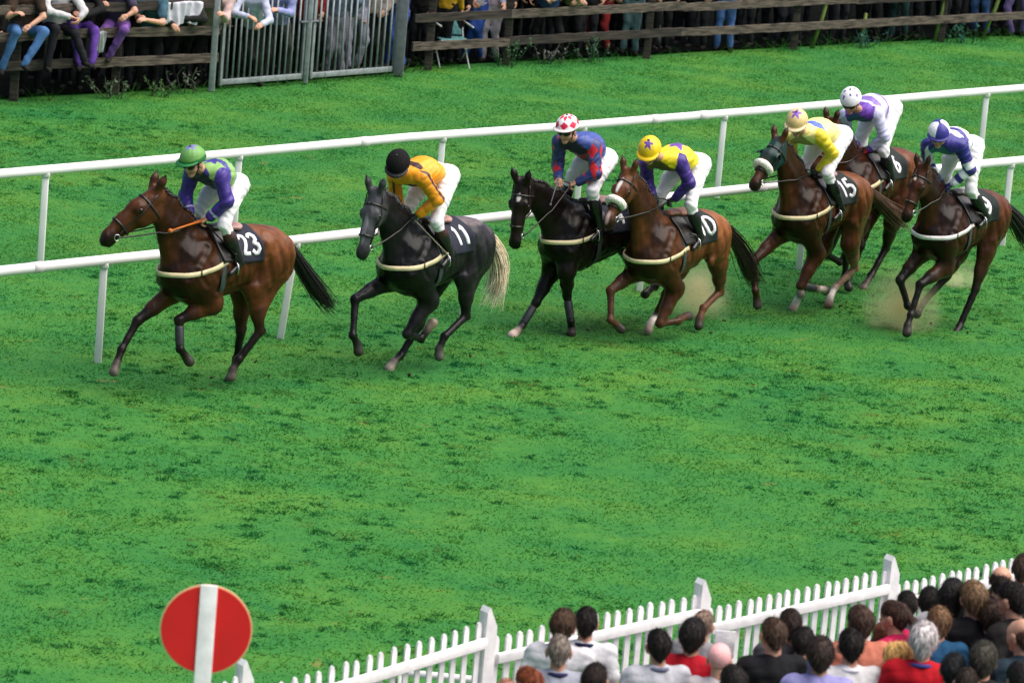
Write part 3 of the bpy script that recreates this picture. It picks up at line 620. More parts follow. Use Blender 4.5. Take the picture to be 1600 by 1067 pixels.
    for n in 'LR':
        s = 1 if n == 'L' else -1; td = unit(to[n]-an[n]); c_ = an[n]+td*.09+V(0, 0, -.055)
        m = MB(); m.tube([c_+V(0, s*a, b) for a, b in ((-.055, -.012), (-.058, .03), (-.045, .08), (0, .115), (.045, .08), (.058, .03), (.055, -.012), (-.055, -.012))], .0075, 6); st = m.build('stirrup', M['steel'], hr)
        m = MB(); q0 = raymarch(H['P'][:20], np.array([[.06, 0, 1.2]]), np.array([unit(V(0, s, .9))]), .6)[0]+V(0, s*.04, .02); rb = ribbon([q0, q0*.5+c_*.5+V(0, s*.035, .06), c_+V(0, 0, .115)], [V(0, s, 0)]*3, .022, .005); m.add(rb.v, rb.f); m.build('stirrup_leather', M['leather_dark'], hr)
    for n, b in (('L', H['bits'][1]), ('R', H['bits'][0])):
        h_ = H['hand'+n]; m = MB(); mids = (b+h_)/2+V(0, (.05 if n == 'L' else -.05), -.045); pts = [b*(1-t)**2+mids*2*t*(1-t)+h_*t*t for t in np.linspace(0, 1, 14)]
        D = evalD(H['P'], np.array(pts)); g_ = gradn(H['P'], np.array(pts)); pts = [p+g*max(0, .008-d) for p, d, g in zip(pts, D, g_)]
        rb = ribbon(pts, [V(0, 1 if n == 'L' else -1, .2)]*14, .016, .006); m.add(rb.v, rb.f); m.tube(pts, .006, 5); m.build('rein', M['leather_dark'], hr)
    # loop of rein between the hands
    hl, hr_ = H['handL'], H['handR']; m = MB(); m.tube([hl, hl*.7+hr_*.3+V(.02, 0, .02), hl*.3+hr_*.7+V(.02, 0, .02), hr_], .007, 6); m.build('rein', M['leather_dark'], hr)
    H['joints'] = dict(S=S, E=E_, W=Wr, an=an, kn=kn)
    return root
# ------------------------------------------------------------------ the field of runners (joints read off the photograph, lengths kept anatomical)
BAY = (.105, .034, .012); BLACK = (.010, .008, .008); DKB = (.030, .013, .008)
def g(r, G, b): return V(r, G, b)
def cmix(n, base):
    c = np.zeros((n, 3)); c[:] = base; return c
BLU = V(.04, .03, .22); PUR = V(.09, .04, .36)
def pat1(t, a, q, arm, ta, aa):
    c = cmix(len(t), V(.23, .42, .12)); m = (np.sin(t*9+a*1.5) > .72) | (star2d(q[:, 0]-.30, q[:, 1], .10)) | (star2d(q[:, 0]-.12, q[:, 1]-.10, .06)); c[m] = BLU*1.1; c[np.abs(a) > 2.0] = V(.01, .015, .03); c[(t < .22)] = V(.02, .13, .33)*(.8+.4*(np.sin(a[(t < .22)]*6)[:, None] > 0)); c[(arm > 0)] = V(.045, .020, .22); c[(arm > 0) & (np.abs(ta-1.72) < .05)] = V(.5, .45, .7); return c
def hel1(x, y, z, ph, th):
    c = cmix(len(x), V(.13, .32, .07)); c[star2d(x+.05, y, .55)] = V(.16, .14, .42); c[(z < .22)] = V(.01, .15, .03); return c
def pat2(t, a, q, arm, ta, aa):
    c = cmix(len(t), V(.86, .36, .012)); c[(t > .86) & (t < 1.04)] = V(.045, .015, .012); c[(arm > 0)] = V(.82, .30, .01); c[(arm == 1) & (np.abs(aa-1.6) < .22)] = V(.05, .02, .015); c[(arm == 2) & (np.abs(aa-.6) < .22)] = V(.05, .02, .015); return c
def hel2(x, y, z, ph, th): return cmix(len(x), V(.012, .011, .012))
def dia(u, v): return (np.abs((u % 1)-.5)+np.abs((v % 1)-.5)) < .46
def pat3(t, a, q, arm, ta, aa):
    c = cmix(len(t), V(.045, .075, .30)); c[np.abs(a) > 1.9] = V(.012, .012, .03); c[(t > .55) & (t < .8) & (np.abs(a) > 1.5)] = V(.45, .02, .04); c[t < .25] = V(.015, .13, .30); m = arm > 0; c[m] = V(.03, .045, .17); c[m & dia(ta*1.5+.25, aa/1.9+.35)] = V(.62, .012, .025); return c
def hel3(x, y, z, ph, th):
    c = cmix(len(x), V(.88, .85, .87)); m = dia(ph/(2*math.pi)*7+.2, th*1.35-.05) & (th > .12); c[m] = V(.72, .005, .06); c[z < .12] = V(.70, .62, .64); return c
def pat4(t, a, q, arm, ta, aa):
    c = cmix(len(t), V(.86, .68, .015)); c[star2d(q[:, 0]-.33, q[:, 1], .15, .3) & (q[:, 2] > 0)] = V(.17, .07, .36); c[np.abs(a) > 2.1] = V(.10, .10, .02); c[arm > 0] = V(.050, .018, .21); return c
def hel4(x, y, z, ph, th):
    c = cmix(len(x), V(.88, .58, .008)); c[star2d(x-.32, y-.1, .46, .6)] = V(.13, .055, .32); return c
def pat5(t, a, q, arm, ta, aa):
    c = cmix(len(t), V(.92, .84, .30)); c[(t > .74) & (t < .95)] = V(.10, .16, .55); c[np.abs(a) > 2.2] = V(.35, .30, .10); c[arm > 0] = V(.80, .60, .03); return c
def hel5(x, y, z, ph, th):
    c = cmix(len(x), V(.72, .52, .22)); c[star2d(x-.10, y-.05, .55, .6)] = V(.20, .08, .42); c[z < .10] = V(.78, .62, .34); return c
def pat6(t, a, q, arm, ta, aa):
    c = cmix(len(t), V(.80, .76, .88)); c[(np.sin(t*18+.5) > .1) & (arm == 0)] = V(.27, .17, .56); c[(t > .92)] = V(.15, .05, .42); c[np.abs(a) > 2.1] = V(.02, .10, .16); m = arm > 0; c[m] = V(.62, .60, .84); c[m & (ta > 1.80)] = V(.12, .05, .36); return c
def hel6(x, y, z, ph, th):
    c = cmix(len(x), V(.84, .82, .86)); 
    for (px_, py_) in ((.5, .15), (.15, -.5), (-.25, .35), (.25, .68), (.62, -.45)): c[star2d(x-px_, y-py_, .17)] = V(.08, .05, .28)
    return c
def pat7(t, a, q, arm, ta, aa):
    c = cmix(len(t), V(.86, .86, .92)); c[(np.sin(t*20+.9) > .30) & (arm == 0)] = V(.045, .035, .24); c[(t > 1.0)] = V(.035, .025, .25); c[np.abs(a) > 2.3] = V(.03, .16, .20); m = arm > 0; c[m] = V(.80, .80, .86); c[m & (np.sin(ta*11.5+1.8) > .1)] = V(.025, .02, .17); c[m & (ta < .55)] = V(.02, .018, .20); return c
def hel7(x, y, z, ph, th):
    c = cmix(len(x), V(.86, .85, .90)); c[((ph+.25) % (math.pi)) < math.pi/2.0] = V(.035, .028, .26); return c
WHT = (.78, .70, .64)
RUN = [
 dict(tagn='h1', dz=0.13, phi=45, root=(292, 419), psi=-14, poll=(240, 300), muz=(164, 366), num='23', nx=.02, coat=(.068, .023, .008), dark=(.012, .008, .007), upleg=(.10, .032, .012), clothm='cloth_navy',
  label='bay racehorse out in front of the field with number 23 saddle cloth', tspread=.06, tn=170, strapz=1.17,
  FL=dict(e=(332, 474), k=(280, 500), f=(281, 545), c=(289, 555), t=(297, 567)), FR=dict(k=(214, 502), f=(190, 545), c=(182, 569), t=(177, 584), hoof=(.12, .10, .085)),
  HL=dict(s=(398, 452), h=(406, 517), f=(373, 561), c=(364, 577), t=(361, 590), hoof=(.12, .10, .085)), HR=dict(s=(378, 455), h=(376, 518), f=(369, 562), c=(362, 583), t=(357, 598)),
  tail=[(480, 436), (502, 468), (521, 484)], boots=['FL'], paint=[],
  jock=dict(seed=1, label='leading jockey in green and purple silks with star patterned green cap', pattern=pat1, helmet=hel1, peak=(.01, .16, .035), sh=[(345, 276), (300, 270)], el=[(355, 315), (290, 306)], wr=[(323, 344), (297, 334)], hip=(368, 287), kn=[(350, 351), (310, 330)], an=(376, 408), to=(364, 421), hc=(301, 250), chin=(299, 282), yaw=8, pit=22, boottop=(.05, .02, .015))),
 dict(tagn='h2', dz=0.05, phi=54, root=(634, 408), psi=14, poll=(586, 303), muz=(565, 392), num='11', coat=(.013, .012, .014), dark=(.008, .007, .008), upleg=(.016, .014, .016), legc=(.009, .008, .009), headc=(.045, .047, .053), muzc=(.03, .028, .03), tailm='hair_pale', tn=150, tspread=.10, clothm='cloth_navy',
  label='dark grey racehorse with pale cream tail running second behind the leader',
  FL=dict(e=(672, 468), k=(636, 522), f=(658, 530), c=(669, 514), t=(679, 501), hoof=(.22, .17, .13)), FR=dict(k=(555, 467), f=(551, 524), c=(558, 537), t=(560, 550)),
  HL=dict(s=(727, 434), h=(728, 493), f=(695, 525), c=(686, 545), t=(686, 561), hoof=(.10, .09, .08)), HR=dict(s=(672, 450), h=(655, 508), f=(625, 556), c=(614, 567), t=(607, 578), hoof=(.30, .25, .20)),
  tail=[(790, 405), (782, 438), (764, 478)], paint=[((.30, .0, .03), (.2, .03, .05), (.13, .13, .14), 'h'), ((-.80, .12, 1.40), (.12, .16, .12), (.06, .05, .055), 'b'), ((-.55, 0, 1.56), (.28, .24, .07), (.14, .11, .115), 'b')], mane='loose', manem='hair_grey',
  jock=dict(seed=2, label='jockey in orange yellow silks with brown shoulder band and plain black cap', pattern=pat2, helmet=hel2, velvet=True, peak=(.012, .011, .012), sh=[(660, 278), (617, 276)], el=[(685, 314), (618, 303)], wr=[(652, 337), (628, 330)], hip=(698, 275), kn=[(682, 347), (634, 332)], an=(704, 396), to=(692, 412), hc=(622, 256), chin=(634, 290), yaw=25, pit=48, goggles=False, gloves=(.012, .012, .015), boottop=(.06, .02, .018))),
 dict(tagn='h3', dz=-0.09, phi=50, root=(884, 373), psi=20, poll=(815, 288), muz=(803, 377), num='4', coat=(.011, .006, .005), dark=(.008, .007, .007), clothm='cloth_navy',
  label='near black racehorse with small white star reaching out one white hoof', strapz=1.20,
  FL=dict(e=(886, 422), k=(886, 462), f=(892, 502), c=(893, 511), t=(893, 520)), FR=dict(e=(862, 424), k=(838, 472), f=(816, 508), c=(807, 518), t=(797, 527), hoof=(.55, .42, .36), sock=(.02, .02, .02)),
  HL=dict(s=(1000, 405), h=(1036, 425), f=(1024, 448), c=(1014, 453), t=(1006, 462)), HR=dict(s=(990, 400), h=(1050, 440), f=(1048, 462), c=(1044, 470), t=(1040, 478)), boots=['FR', 'FL'], paint=[((.12, .01, .06), (.05, .024, .05), (.6, .55, .52), 'h')],
  jock=dict(seed=3, label='jockey in dark blue silks with red sleeve diamonds and white cap with red diamonds', pattern=pat3, helmet=hel3, peak=(.70, .62, .64), sh=[(928, 229), (874, 222)], el=[(931, 276), (872, 258)], wr=[(903, 285), (872, 280)], hip=(946, 246), kn=[(926, 299), (894, 274)], an=(938, 358), to=(925, 372), hc=(886, 200), chin=(883, 228), yaw=12, pit=14)),
 dict(tagn='h4', dz=-0.15, phi=55, root=(1018, 393), psi=4, poll=(981, 271), muz=(950, 343), num='10', nx=-.05, coat=(.108, .038, .013), dark=(.035, .015, .010), upleg=(.055, .018, .008), legc=(.070, .028, .014), clothm='cloth_green', noseband=True, strapz=1.13,
  label='chestnut racehorse wearing a white sheepskin noseband and number 10 cloth', saddlec=(.30, .12, .07), cantle=(.34, .15, .10), strapm='strap_cream',
  FL=dict(e=(1058, 444), k=(1031, 505), f=(1060, 501), c=(1070, 495), t=(1080, 493)), FR=dict(k=(954, 454), f=(954, 500), c=(963, 507), t=(970, 514)),
  HL=dict(s=(1122, 412), h=(1125, 455), f=(1099, 481), c=(1093, 498), t=(1091, 512), col=(.12, .05, .025)), HR=dict(s=(1060, 420), h=(1040, 460), f=(1024, 494), c=(1016, 506), t=(1011, 520), sock=WHT, hoof=(.42, .30, .24)),
  tail=[(1170, 388), (1166, 425), (1186, 450)], tspread=.08, tailm='hair_dkbrown', paint=[((.16, .0, .06), (.10, .022, .05), (.75, .70, .66), 'h'), ((.50, .0, .0), (.09, .03, .05), (.5, .35, .32), 'h')],
  jock=dict(seed=4, label='jockey in bright yellow silks with purple star, purple sleeves and yellow cap', pattern=pat4, helmet=hel4, peak=(.88, .58, .008), sh=[(1062, 252), (1010, 254)], el=[(1077, 286), (1011, 281)], wr=[(1053, 312), (1020, 305)], hip=(1092, 256), kn=[(1079, 320), (1030, 308)], an=(1094, 370), to=(1082, 388), hc=(1015, 234), chin=(1018, 262), yaw=18, pit=40, gloves=(.012, .012, .015))),
 dict(tagn='h5', dz=0.05, phi=55, root=(1247, 331), psi=-2, poll=(1215, 221), muz=(1178, 284), num='15', nx=-.01, coat=(.072, .025, .009), dark=(.014, .009, .008), upleg=(.07, .022, .009), legc=(.05, .018, .010), clothm='cloth_green', noseband=True, hood=(.010, .038, .036), strapm='strap_cream',
  label='bay racehorse wearing a dark green hood with blinkers and sheepskin noseband',
  FL=dict(e=(1276, 397), k=(1251, 446), f=(1275, 451), c=(1285, 452), t=(1293, 455), sock=(.6, .5, .42)), FR=dict(k=(1177, 408), f=(1180, 454), c=(1182, 466), t=(1184, 479)),
  HL=dict(s=(1328, 380), h=(1336, 418), f=(1304, 450), c=(1297, 466), t=(1294, 480), sock=WHT, col=(.30, .18, .12), hoof=(.16, .10, .07)), HR=dict(s=(1286, 385), h=(1265, 425), f=(1251, 460), c=(1244, 472), t=(1238, 484), sock=WHT, hoof=(.42, .30, .24)),
  tail=[(1385, 322), (1398, 345), (1420, 352)], tspread=.075, tn=160, tailm='hair_chestnut', boots=['FL'], paint=[],
  jock=dict(seed=5, label='jockey in pale yellow silks with light blue band and cream cap with mauve star', pattern=pat5, helmet=hel5, peak=(.80, .66, .40), sh=[(1280, 213), (1236, 214)], el=[(1306, 246), (1236, 237)], wr=[(1278, 268), (1246, 258)], hip=(1314, 212), kn=[(1293, 271), (1256, 260)], an=(1315, 327), to=(1300, 345), hc=(1245, 191), chin=(1248, 219), yaw=18, pit=35, gloves=(.012, .012, .015))),
 dict(tagn='h6', dz=0.12, phi=52, root=(1326, 290), psi=2, poll=(1298, 192), muz=(1272, 262), num='6', coat=(.060, .019, .008), dark=(.014, .009, .008), upleg=(.03, .014, .009), clothm='cloth_green',
  label='bay racehorse at the back along the rail, mostly hidden behind the hooded horse',
  FL=dict(e=(1345, 352), k=(1322, 398), f=(1320, 432), c=(1323, 440), t=(1326, 449)), FR=dict(e=(1308, 350), k=(1291, 398), f=(1312, 410), c=(1318, 403), t=(1322, 397)),
  HL=dict(s=(1395, 345), h=(1384, 388), f=(1361, 430), c=(1353, 443), t=(1348, 453), hoof=(.16, .12, .10)), HR=dict(s=(1350, 345), h=(1345, 385), f=(1335, 415), c=(1328, 430), t=(1322, 440)),
  tail=[(1440, 270), (1448, 300), (1440, 330)], paint=[],
  jock=dict(seed=6, label='rearmost jockey in lilac and white hooped silks with small stars on white cap', pattern=pat6, helmet=hel6, peak=None, sh=[(1370, 178), (1322, 180)], el=[(1382, 213), (1321, 205)], wr=[(1359, 234), (1338, 228)], hip=(1392, 170), kn=[(1380, 234), (1340, 228)], an=(1394, 279), to=(1384, 293), hc=(1329, 156), chin=(1331, 184), yaw=22, pit=32, gloves=(.35, .01, .012))),
 dict(tagn='h7', dz=0.04, phi=55, root=(1466, 359), psi=0, poll=(1440, 264), muz=(1415, 335), num='9', nx=-.045, coat=(.046, .014, .006), dark=(.010, .008, .007), upleg=(.05, .02, .01), clothm='cloth_green', strapm='strap_white',
  label='dark bay racehorse at the far end of the field with number 9 saddle cloth', cantle=(.6, .58, .55), strapz=1.15,
  FL=dict(e=(1485, 412), k=(1438, 444), f=(1423, 492), c=(1418, 509), t=(1417, 523)), FR=dict(k=(1406, 438), f=(1418, 478), c=(1427, 488), t=(1434, 492)),
  HL=dict(s=(1541, 392), h=(1524, 452), f=(1499, 510), c=(1494, 519), t=(1489, 526)), HR=dict(s=(1498, 395), h=(1479, 432), f=(1443, 472), c=(1437, 481), t=(1432, 491)),
  tail=[(1590, 340), (1597, 365), (1612, 385)], paint=[((.13, .0, .06), (.03, .015, .05), (.6, .5, .4), 'h')],
  jock=dict(seed=7, label='jockey in blue and white hooped silks with blue and white quartered cap', pattern=pat7, helmet=hel7, peak=(.02, .02, .16), sh=[(1501, 228), (1450, 228)], el=[(1516, 266), (1448, 250)], wr=[(1486, 290), (1460, 270)], hip=(1520, 228), kn=[(1517, 297), (1478, 274)], an=(1541, 338), to=(1530, 352), hc=(1467, 208), chin=(1466, 238), yaw=26, pit=30, gloves=(.02, .02, .12))),
]
# ------------------------------------------------------------------ turf
def turf_color(t, L, cs):
    """colour of the sward from noise over the ground; returns a colour socket"""
    N = t.nodes.new
    def noise(scale, det, sx=1, sy=1, off=0):
        mp = N('ShaderNodeMapping'); mp.inputs['Scale'].default_value = (sx, sy, .0); mp.inputs['Location'].default_value = (off, off*.7, 0); L(cs, mp.inputs[0])
        n = N('ShaderNodeTexNoise'); n.inputs['Scale'].default_value = scale; n.inputs['Detail'].default_value = det; n.inputs['Roughness'].default_value = .6; L(mp.outputs[0], n.inputs[0]); return n.outputs[0]
    def ramp(src, stops):
        r = N('ShaderNodeValToRGB'); e = r.color_ramp.elements; e[0].position, e[0].color = stops[0][0], (*stops[0][1], 1); e[1].position, e[1].color = stops[1][0], (*stops[1][1], 1)
        for p, c in stops[2:]: x = e.new(p); x.color = (*c, 1)
        L(src, r.inputs[0]); return r.outputs[0]
    def mixc(f, a, b):
        m = N('ShaderNodeMix'); m.data_type = 'RGBA'; L(f, m.inputs[0]); L(a, m.inputs[6]); L(b, m.inputs[7]); return m.outputs[2]
    base = ramp(noise(.9, 6, .6, 1), [(.25, (.018, .140, .033)), (.75, (.088, .212, .028)), (.5, (.042, .176, .031))])
    mid = ramp(noise(5.5, 4, 1, .8, 3), [(.30, (.74, .86, .88)), (.70, (1.15, 1.06, 1.02))])
    mul = N('ShaderNodeMix'); mul.data_type = 'RGBA'; mul.blend_type = 'MULTIPLY'; mul.inputs[0].default_value = 1; L(base, mul.inputs[6]); L(mid, mul.inputs[7]); c = mul.outputs[2]
    tuft = ramp(noise(3.0, 3, .9, .75, 11), [(.60, (0, 0, 0)), (.72, (.5, .5, .5))])
    rgb = N('ShaderNodeRGB'); rgb.outputs[0].default_value = (.008, .105, .033, 1); c = mixc(tuft, c, rgb.outputs[0])
    brn = ramp(noise(1.9, 5, 1, .9, 27), [(.665, (0, 0, 0)), (.76, (.8, .8, .8))]); rgb2 = N('ShaderNodeRGB'); rgb2.outputs[0].default_value = (.20, .17, .045, 1); c = mixc(brn, c, rgb2.outputs[0])
    return c, tuft
def grass_material(name, blades):
    m = bpy.data.materials.new(name); m.use_nodes = True; t = m.node_tree; b = t.nodes['Principled BSDF']; L = t.links.new
    g_ = t.nodes.new('ShaderNodeNewGeometry'); c, tf = turf_color(t, L, g_.outputs['Position']); b.inputs['Roughness'].default_value = .8; b.inputs['Specular IOR Level'].default_value = .15
    if blades:
        a = t.nodes.new('ShaderNodeAttribute'); a.attribute_name = 'Col'; mul = t.nodes.new('ShaderNodeMix'); mul.data_type = 'RGBA'; mul.blend_type = 'MULTIPLY'; mul.inputs[0].default_value = 1; L(c, mul.inputs[6]); L(a.outputs['Color'], mul.inputs[7]); c = mul.outputs[2]
        cn = t.nodes.new('ShaderNodeCombineXYZ'); cn.inputs[2].default_value = 1; vm = t.nodes.new('ShaderNodeVectorMath'); vm.operation = 'MULTIPLY_ADD'; L(g_.outputs['Normal'], vm.inputs[0]); vm.inputs[1].default_value = (.35, .35, .35); L(cn.outputs[0], vm.inputs[2]); nm = t.nodes.new('ShaderNodeVectorMath'); nm.operation = 'NORMALIZE'; L(vm.outputs[0], nm.inputs[0]); L(nm.outputs[0], b.inputs['Normal'])
    L(c, b.inputs['Base Color'])
    if blades:
        df = t.nodes.new('ShaderNodeBsdfDiffuse'); tl = t.nodes.new('ShaderNodeBsdfTranslucent'); mx = t.nodes.new('ShaderNodeMixShader'); ad = t.nodes.new('ShaderNodeAddShader')
        L(c, df.inputs[0]); L(c, tl.inputs[0]); L(df.outputs[0], mx.inputs[1]); L(tl.outputs[0], mx.inputs[2]); mx.inputs[0].default_value = .45; L(mx.outputs[0], t.nodes['Material Output'].inputs['Surface'])
    if not blades:
        n = t.nodes.new('ShaderNodeTexNoise'); n.inputs['Scale'].default_value = 30; n.inputs['Detail'].default_value = 4; L(g_.outputs['Position'], n.inputs[0]); bp = t.nodes.new('ShaderNodeBump'); bp.inputs['Distance'].default_value = .004; L(n.outputs[0], bp.inputs['Height']); L(bp.outputs[0], b.inputs['Normal'])
    return m
def vnoise(x, y, seed):
    r = np.random.default_rng(seed).random((256, 256)); xi, yi = np.floor(x).astype(int), np.floor(y).astype(int); fx, fy = x-xi, y-yi; fx = fx*fx*(3-2*fx); fy = fy*fy*(3-2*fy)
    a = r[xi % 256, yi % 256]; b = r[(xi+1) % 256, yi % 256]; c = r[xi % 256, (yi+1) % 256]; d = r[(xi+1) % 256, (yi+1) % 256]
    return (a*(1-fx)+b*fx)*(1-fy)+(c*(1-fx)+d*fx)*fy
BK = [atz(-260, 173), atz(0, 161), atz(325, 143), atz(630, 119), atz(640, 112), atz(1600, 60), atz(1900, 44)]     # foot of the far fence
def fence_y(x): return np.interp(x, [p[0] for p in BK], [p[1] for p in BK])
def hgt(x, y): return .05*(vnoise(x*.35+50, y*.35, 1)-.5)+.035*(vnoise(x*1.3, y*1.3, 2)-.5)
nx, ny = 150, 420; gx = np.linspace(-14, 16, nx); gy = np.linspace(24, 86, ny); X_, Y_ = np.meshgrid(gx, gy, indexing='ij')
Z_ = hgt(X_, Y_)*.6; gv = np.stack([X_.ravel(), Y_.ravel(), Z_.ravel()], 1); ii = (np.arange(nx-1)[:, None]*ny+np.arange(ny-1)[None]).ravel()
gf = np.stack([ii, ii+ny, ii+ny+1, ii+1], 1)
tag(mesh_obj('grass_field', gv, gf, grass_material('turf', False)), kind='structure')
o_ = mesh_obj('ground', [(-300, -20, -.06), (300, -20, -.06), (300, 600, -.06), (-300, 600, -.06)], [(0, 1, 2, 3)], mat('far_ground', (.03, .14, .03), .9, nscale=.3, namt=.3), smooth=False); tag(o_, kind='structure')
rng = np.random.default_rng(5)
def blades(n, ylo, yhi, hlo, hhi, wid, sel=None, tone=1.0):
    y = np.sqrt(rng.random(n)*(yhi**2-ylo**2)+ylo**2); x = (rng.random(n)*2-1)*(.118*y+2.6)+.25+(y-30)*.005
    if sel is not None: m = sel(x, y); x, y = x[m], y[m]
    n = len(x); cl = vnoise(x*2.6, y*2.2, 7); h = (hlo+(hhi-hlo)*rng.random(n))*(.6+.9*cl); a = rng.random(n)*6.283; ln = rng.normal(0, 1.5, (n, 2))*h[:, None]; z = hgt(x, y)*.6-.004
    wv = wid*(.6+.8*rng.random(n)); p0 = np.stack([x-np.cos(a)*wv, y-np.sin(a)*wv*.5, z], 1); p1 = np.stack([x+np.cos(a)*wv, y+np.sin(a)*wv*.5, z], 1); p2 = np.stack([x+ln[:, 0], y+ln[:, 1], z+h], 1)
    v = np.stack([p0, p1, p2], 1).reshape(-1, 3); t_ = (tone*(.88+.26*rng.random(n)))[:, None]*np.ones(3); t_[:, 0] *= .85+.3*rng.random(n); return v, np.repeat(t_, 3, 0)
ok = lambda x, y: y < fence_y(x)+.15
v1, c1 = blades(1050000, 26.5, 84, .008, .022, .010, ok)
v2, c2 = blades(70000, 40, 84, .08, .20, .010, lambda x, y: (np.abs(y-fence_y(x)-.12) < .28) & (vnoise(x*3, y*3, 9) > .30), .8)
def tufts(n, ylo, yhi, per, hh, tint, rx, ry):
    cy = np.sqrt(rng.random(n)*(yhi**2-ylo**2)+ylo**2); cx = (rng.random(n)*2-1)*(.118*cy+2.4)+.25; keep = (cy < fence_y(cx)-.3) & (vnoise(cx*.5+9, cy*.35, 13)+rng.random(n)*.5 > .72); cx, cy = cx[keep], cy[keep]
    k = rng.integers(per//2, per*2, len(cx)); i = np.repeat(np.arange(len(cx)), k); N_ = len(i); s_ = rng.uniform(.5, 1.4, len(cx))[i]; dx, dy = rng.normal(0, 1, N_), rng.normal(0, 1, N_)
    x = cx[i]+dx*rx*s_; y = cy[i]+dy*ry*s_; h = hh*(.5+.8*rng.random(N_))*s_*np.exp(-(dx**2+dy**2)*.25); a = rng.random(N_)*6.283; z = hgt(x, y)*.6-.004; wv = .011*(.6+.8*rng.random(N_))
    p0 = np.stack([x-np.cos(a)*wv, y-np.sin(a)*wv*.5, z], 1); p1 = np.stack([x+np.cos(a)*wv, y+np.sin(a)*wv*.5, z], 1); p2 = np.stack([x+rng.normal(0, .030, N_), y+rng.normal(0, .030, N_), z+h], 1)
    t_ = (.8+.4*rng.random(N_))[:, None]*np.array(tint)*(.8+.4*rng.random(len(cx)))[i][:, None]; return np.stack([p0, p1, p2], 1).reshape(-1, 3), np.repeat(t_, 3, 0)
v3, c3 = tufts(5600, 27, 62, 26, .030, (.56, .86, 1.25), .045, .04); v4, c4 = tufts(900, 33, 60, 30, .018, (2.8, .80, 1.1), .09, .08); v5, c5 = tufts(1400, 27, 62, 40, .024, (1.22, 1.10, .9), .12, .10)
v = np.concatenate([v1, v2, v3, v4, v5]); c = np.concatenate([c1, c2, c3, c4, c5])
tag(mesh_obj('grass', v, np.arange(len(v)).reshape(-1, 3), grass_material('grass_blade', True), smooth=False, cols=c), 'short bright green turf grass blades across the racecourse', 'grass', kind='stuff')
o_ = mesh_obj('path', [(-30, 30, .03), (-30, 30, .03)], []) if False else None
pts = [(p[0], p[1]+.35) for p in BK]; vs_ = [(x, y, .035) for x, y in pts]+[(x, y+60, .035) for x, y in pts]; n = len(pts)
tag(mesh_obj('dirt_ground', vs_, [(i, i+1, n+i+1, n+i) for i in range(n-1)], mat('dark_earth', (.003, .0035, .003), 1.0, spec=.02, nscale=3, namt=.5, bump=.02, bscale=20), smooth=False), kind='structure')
# ------------------------------------------------------------------ running rails
M['rail_white'] = mat('rail_white', (.82, .79, .80), .4, nscale=3.5, namt=.08); M['joint_white'] = mat('joint_white', (.70, .66, .68), .5, nscale=12, namt=.08)
def running_rail(label, pix, foot_us, h, joints, slants={}):
    P3 = np.array([atz(u, v_, h) for u, v_ in pix]); root = empty('running_rail', tuple(P3[len(P3)//2]*V(1, 1, 0))); o = np.array(root.location); tag(root, label, 'rail', 'white running rails')
    def on(u):
        us = [p[0] for p in pix]; v_ = np.interp(u, us, [p[1] for p in pix]); return atz(u, v_, h)
    m = MB(); m.tube([p-o for p in P3], .058, 14); m.build('rail', M['rail_white'], root)
    for u in foot_us:
        p = on(u)-o; du = slants.get(u, 0); f_ = V(p[0]+du, p[1], -.02); m = MB(); m.box((p+f_)/2+V(0, 0, -.02), (.040, .028, np.linalg.norm(p-f_)/2-.02), np.stack([unit(np.cross(V(0, 1, 0), p-f_)), V(0, 1, 0), unit(p-f_)], 1), .010)
        m.build('post', M['rail_white'], root); m = MB(); m.box(p+V(0, 0, -.055), (.05, .045, .03), bev=.012); m.build('bracket', M['joint_white'], root)
    for u in joints:
        p = on(u)-o; q = on(u+14)-o; m = MB(); m.tube([p, q], .0635, 14); m.build('joint', M['joint_white'], root)
running_rail('nearer white running rail passing behind the horses at saddle height', [(-900, 512), (-260, 449), (0, 424), (200, 403), (455, 376.5), (780, 339), (1100, 302), (1540, 256), (1600, 250.5), (1900, 222), (2400, 176)], [-740, -430, -140, 163, 463, 735, 1012, 1262, 1580, 1800, 2010, 2210, 2390], 1.12, [50, 610, 1180], {463: -.10})
running_rail('farther white running rail beyond the leading jockeys, above the other rail', [(-900, 357), (-260, 297), (0, 272), (200, 255), (400, 237), (640, 215), (870, 199), (1060, 183.5), (1180, 174), (1490, 147), (1600, 138), (1900, 112), (2400, 70)], [-830, -530, -230, 72, 374, 692, 912, 1132, 1358, 1542, 1750, 1960, 2170, 2380], 1.14, [283, 560, 1015, 1090])
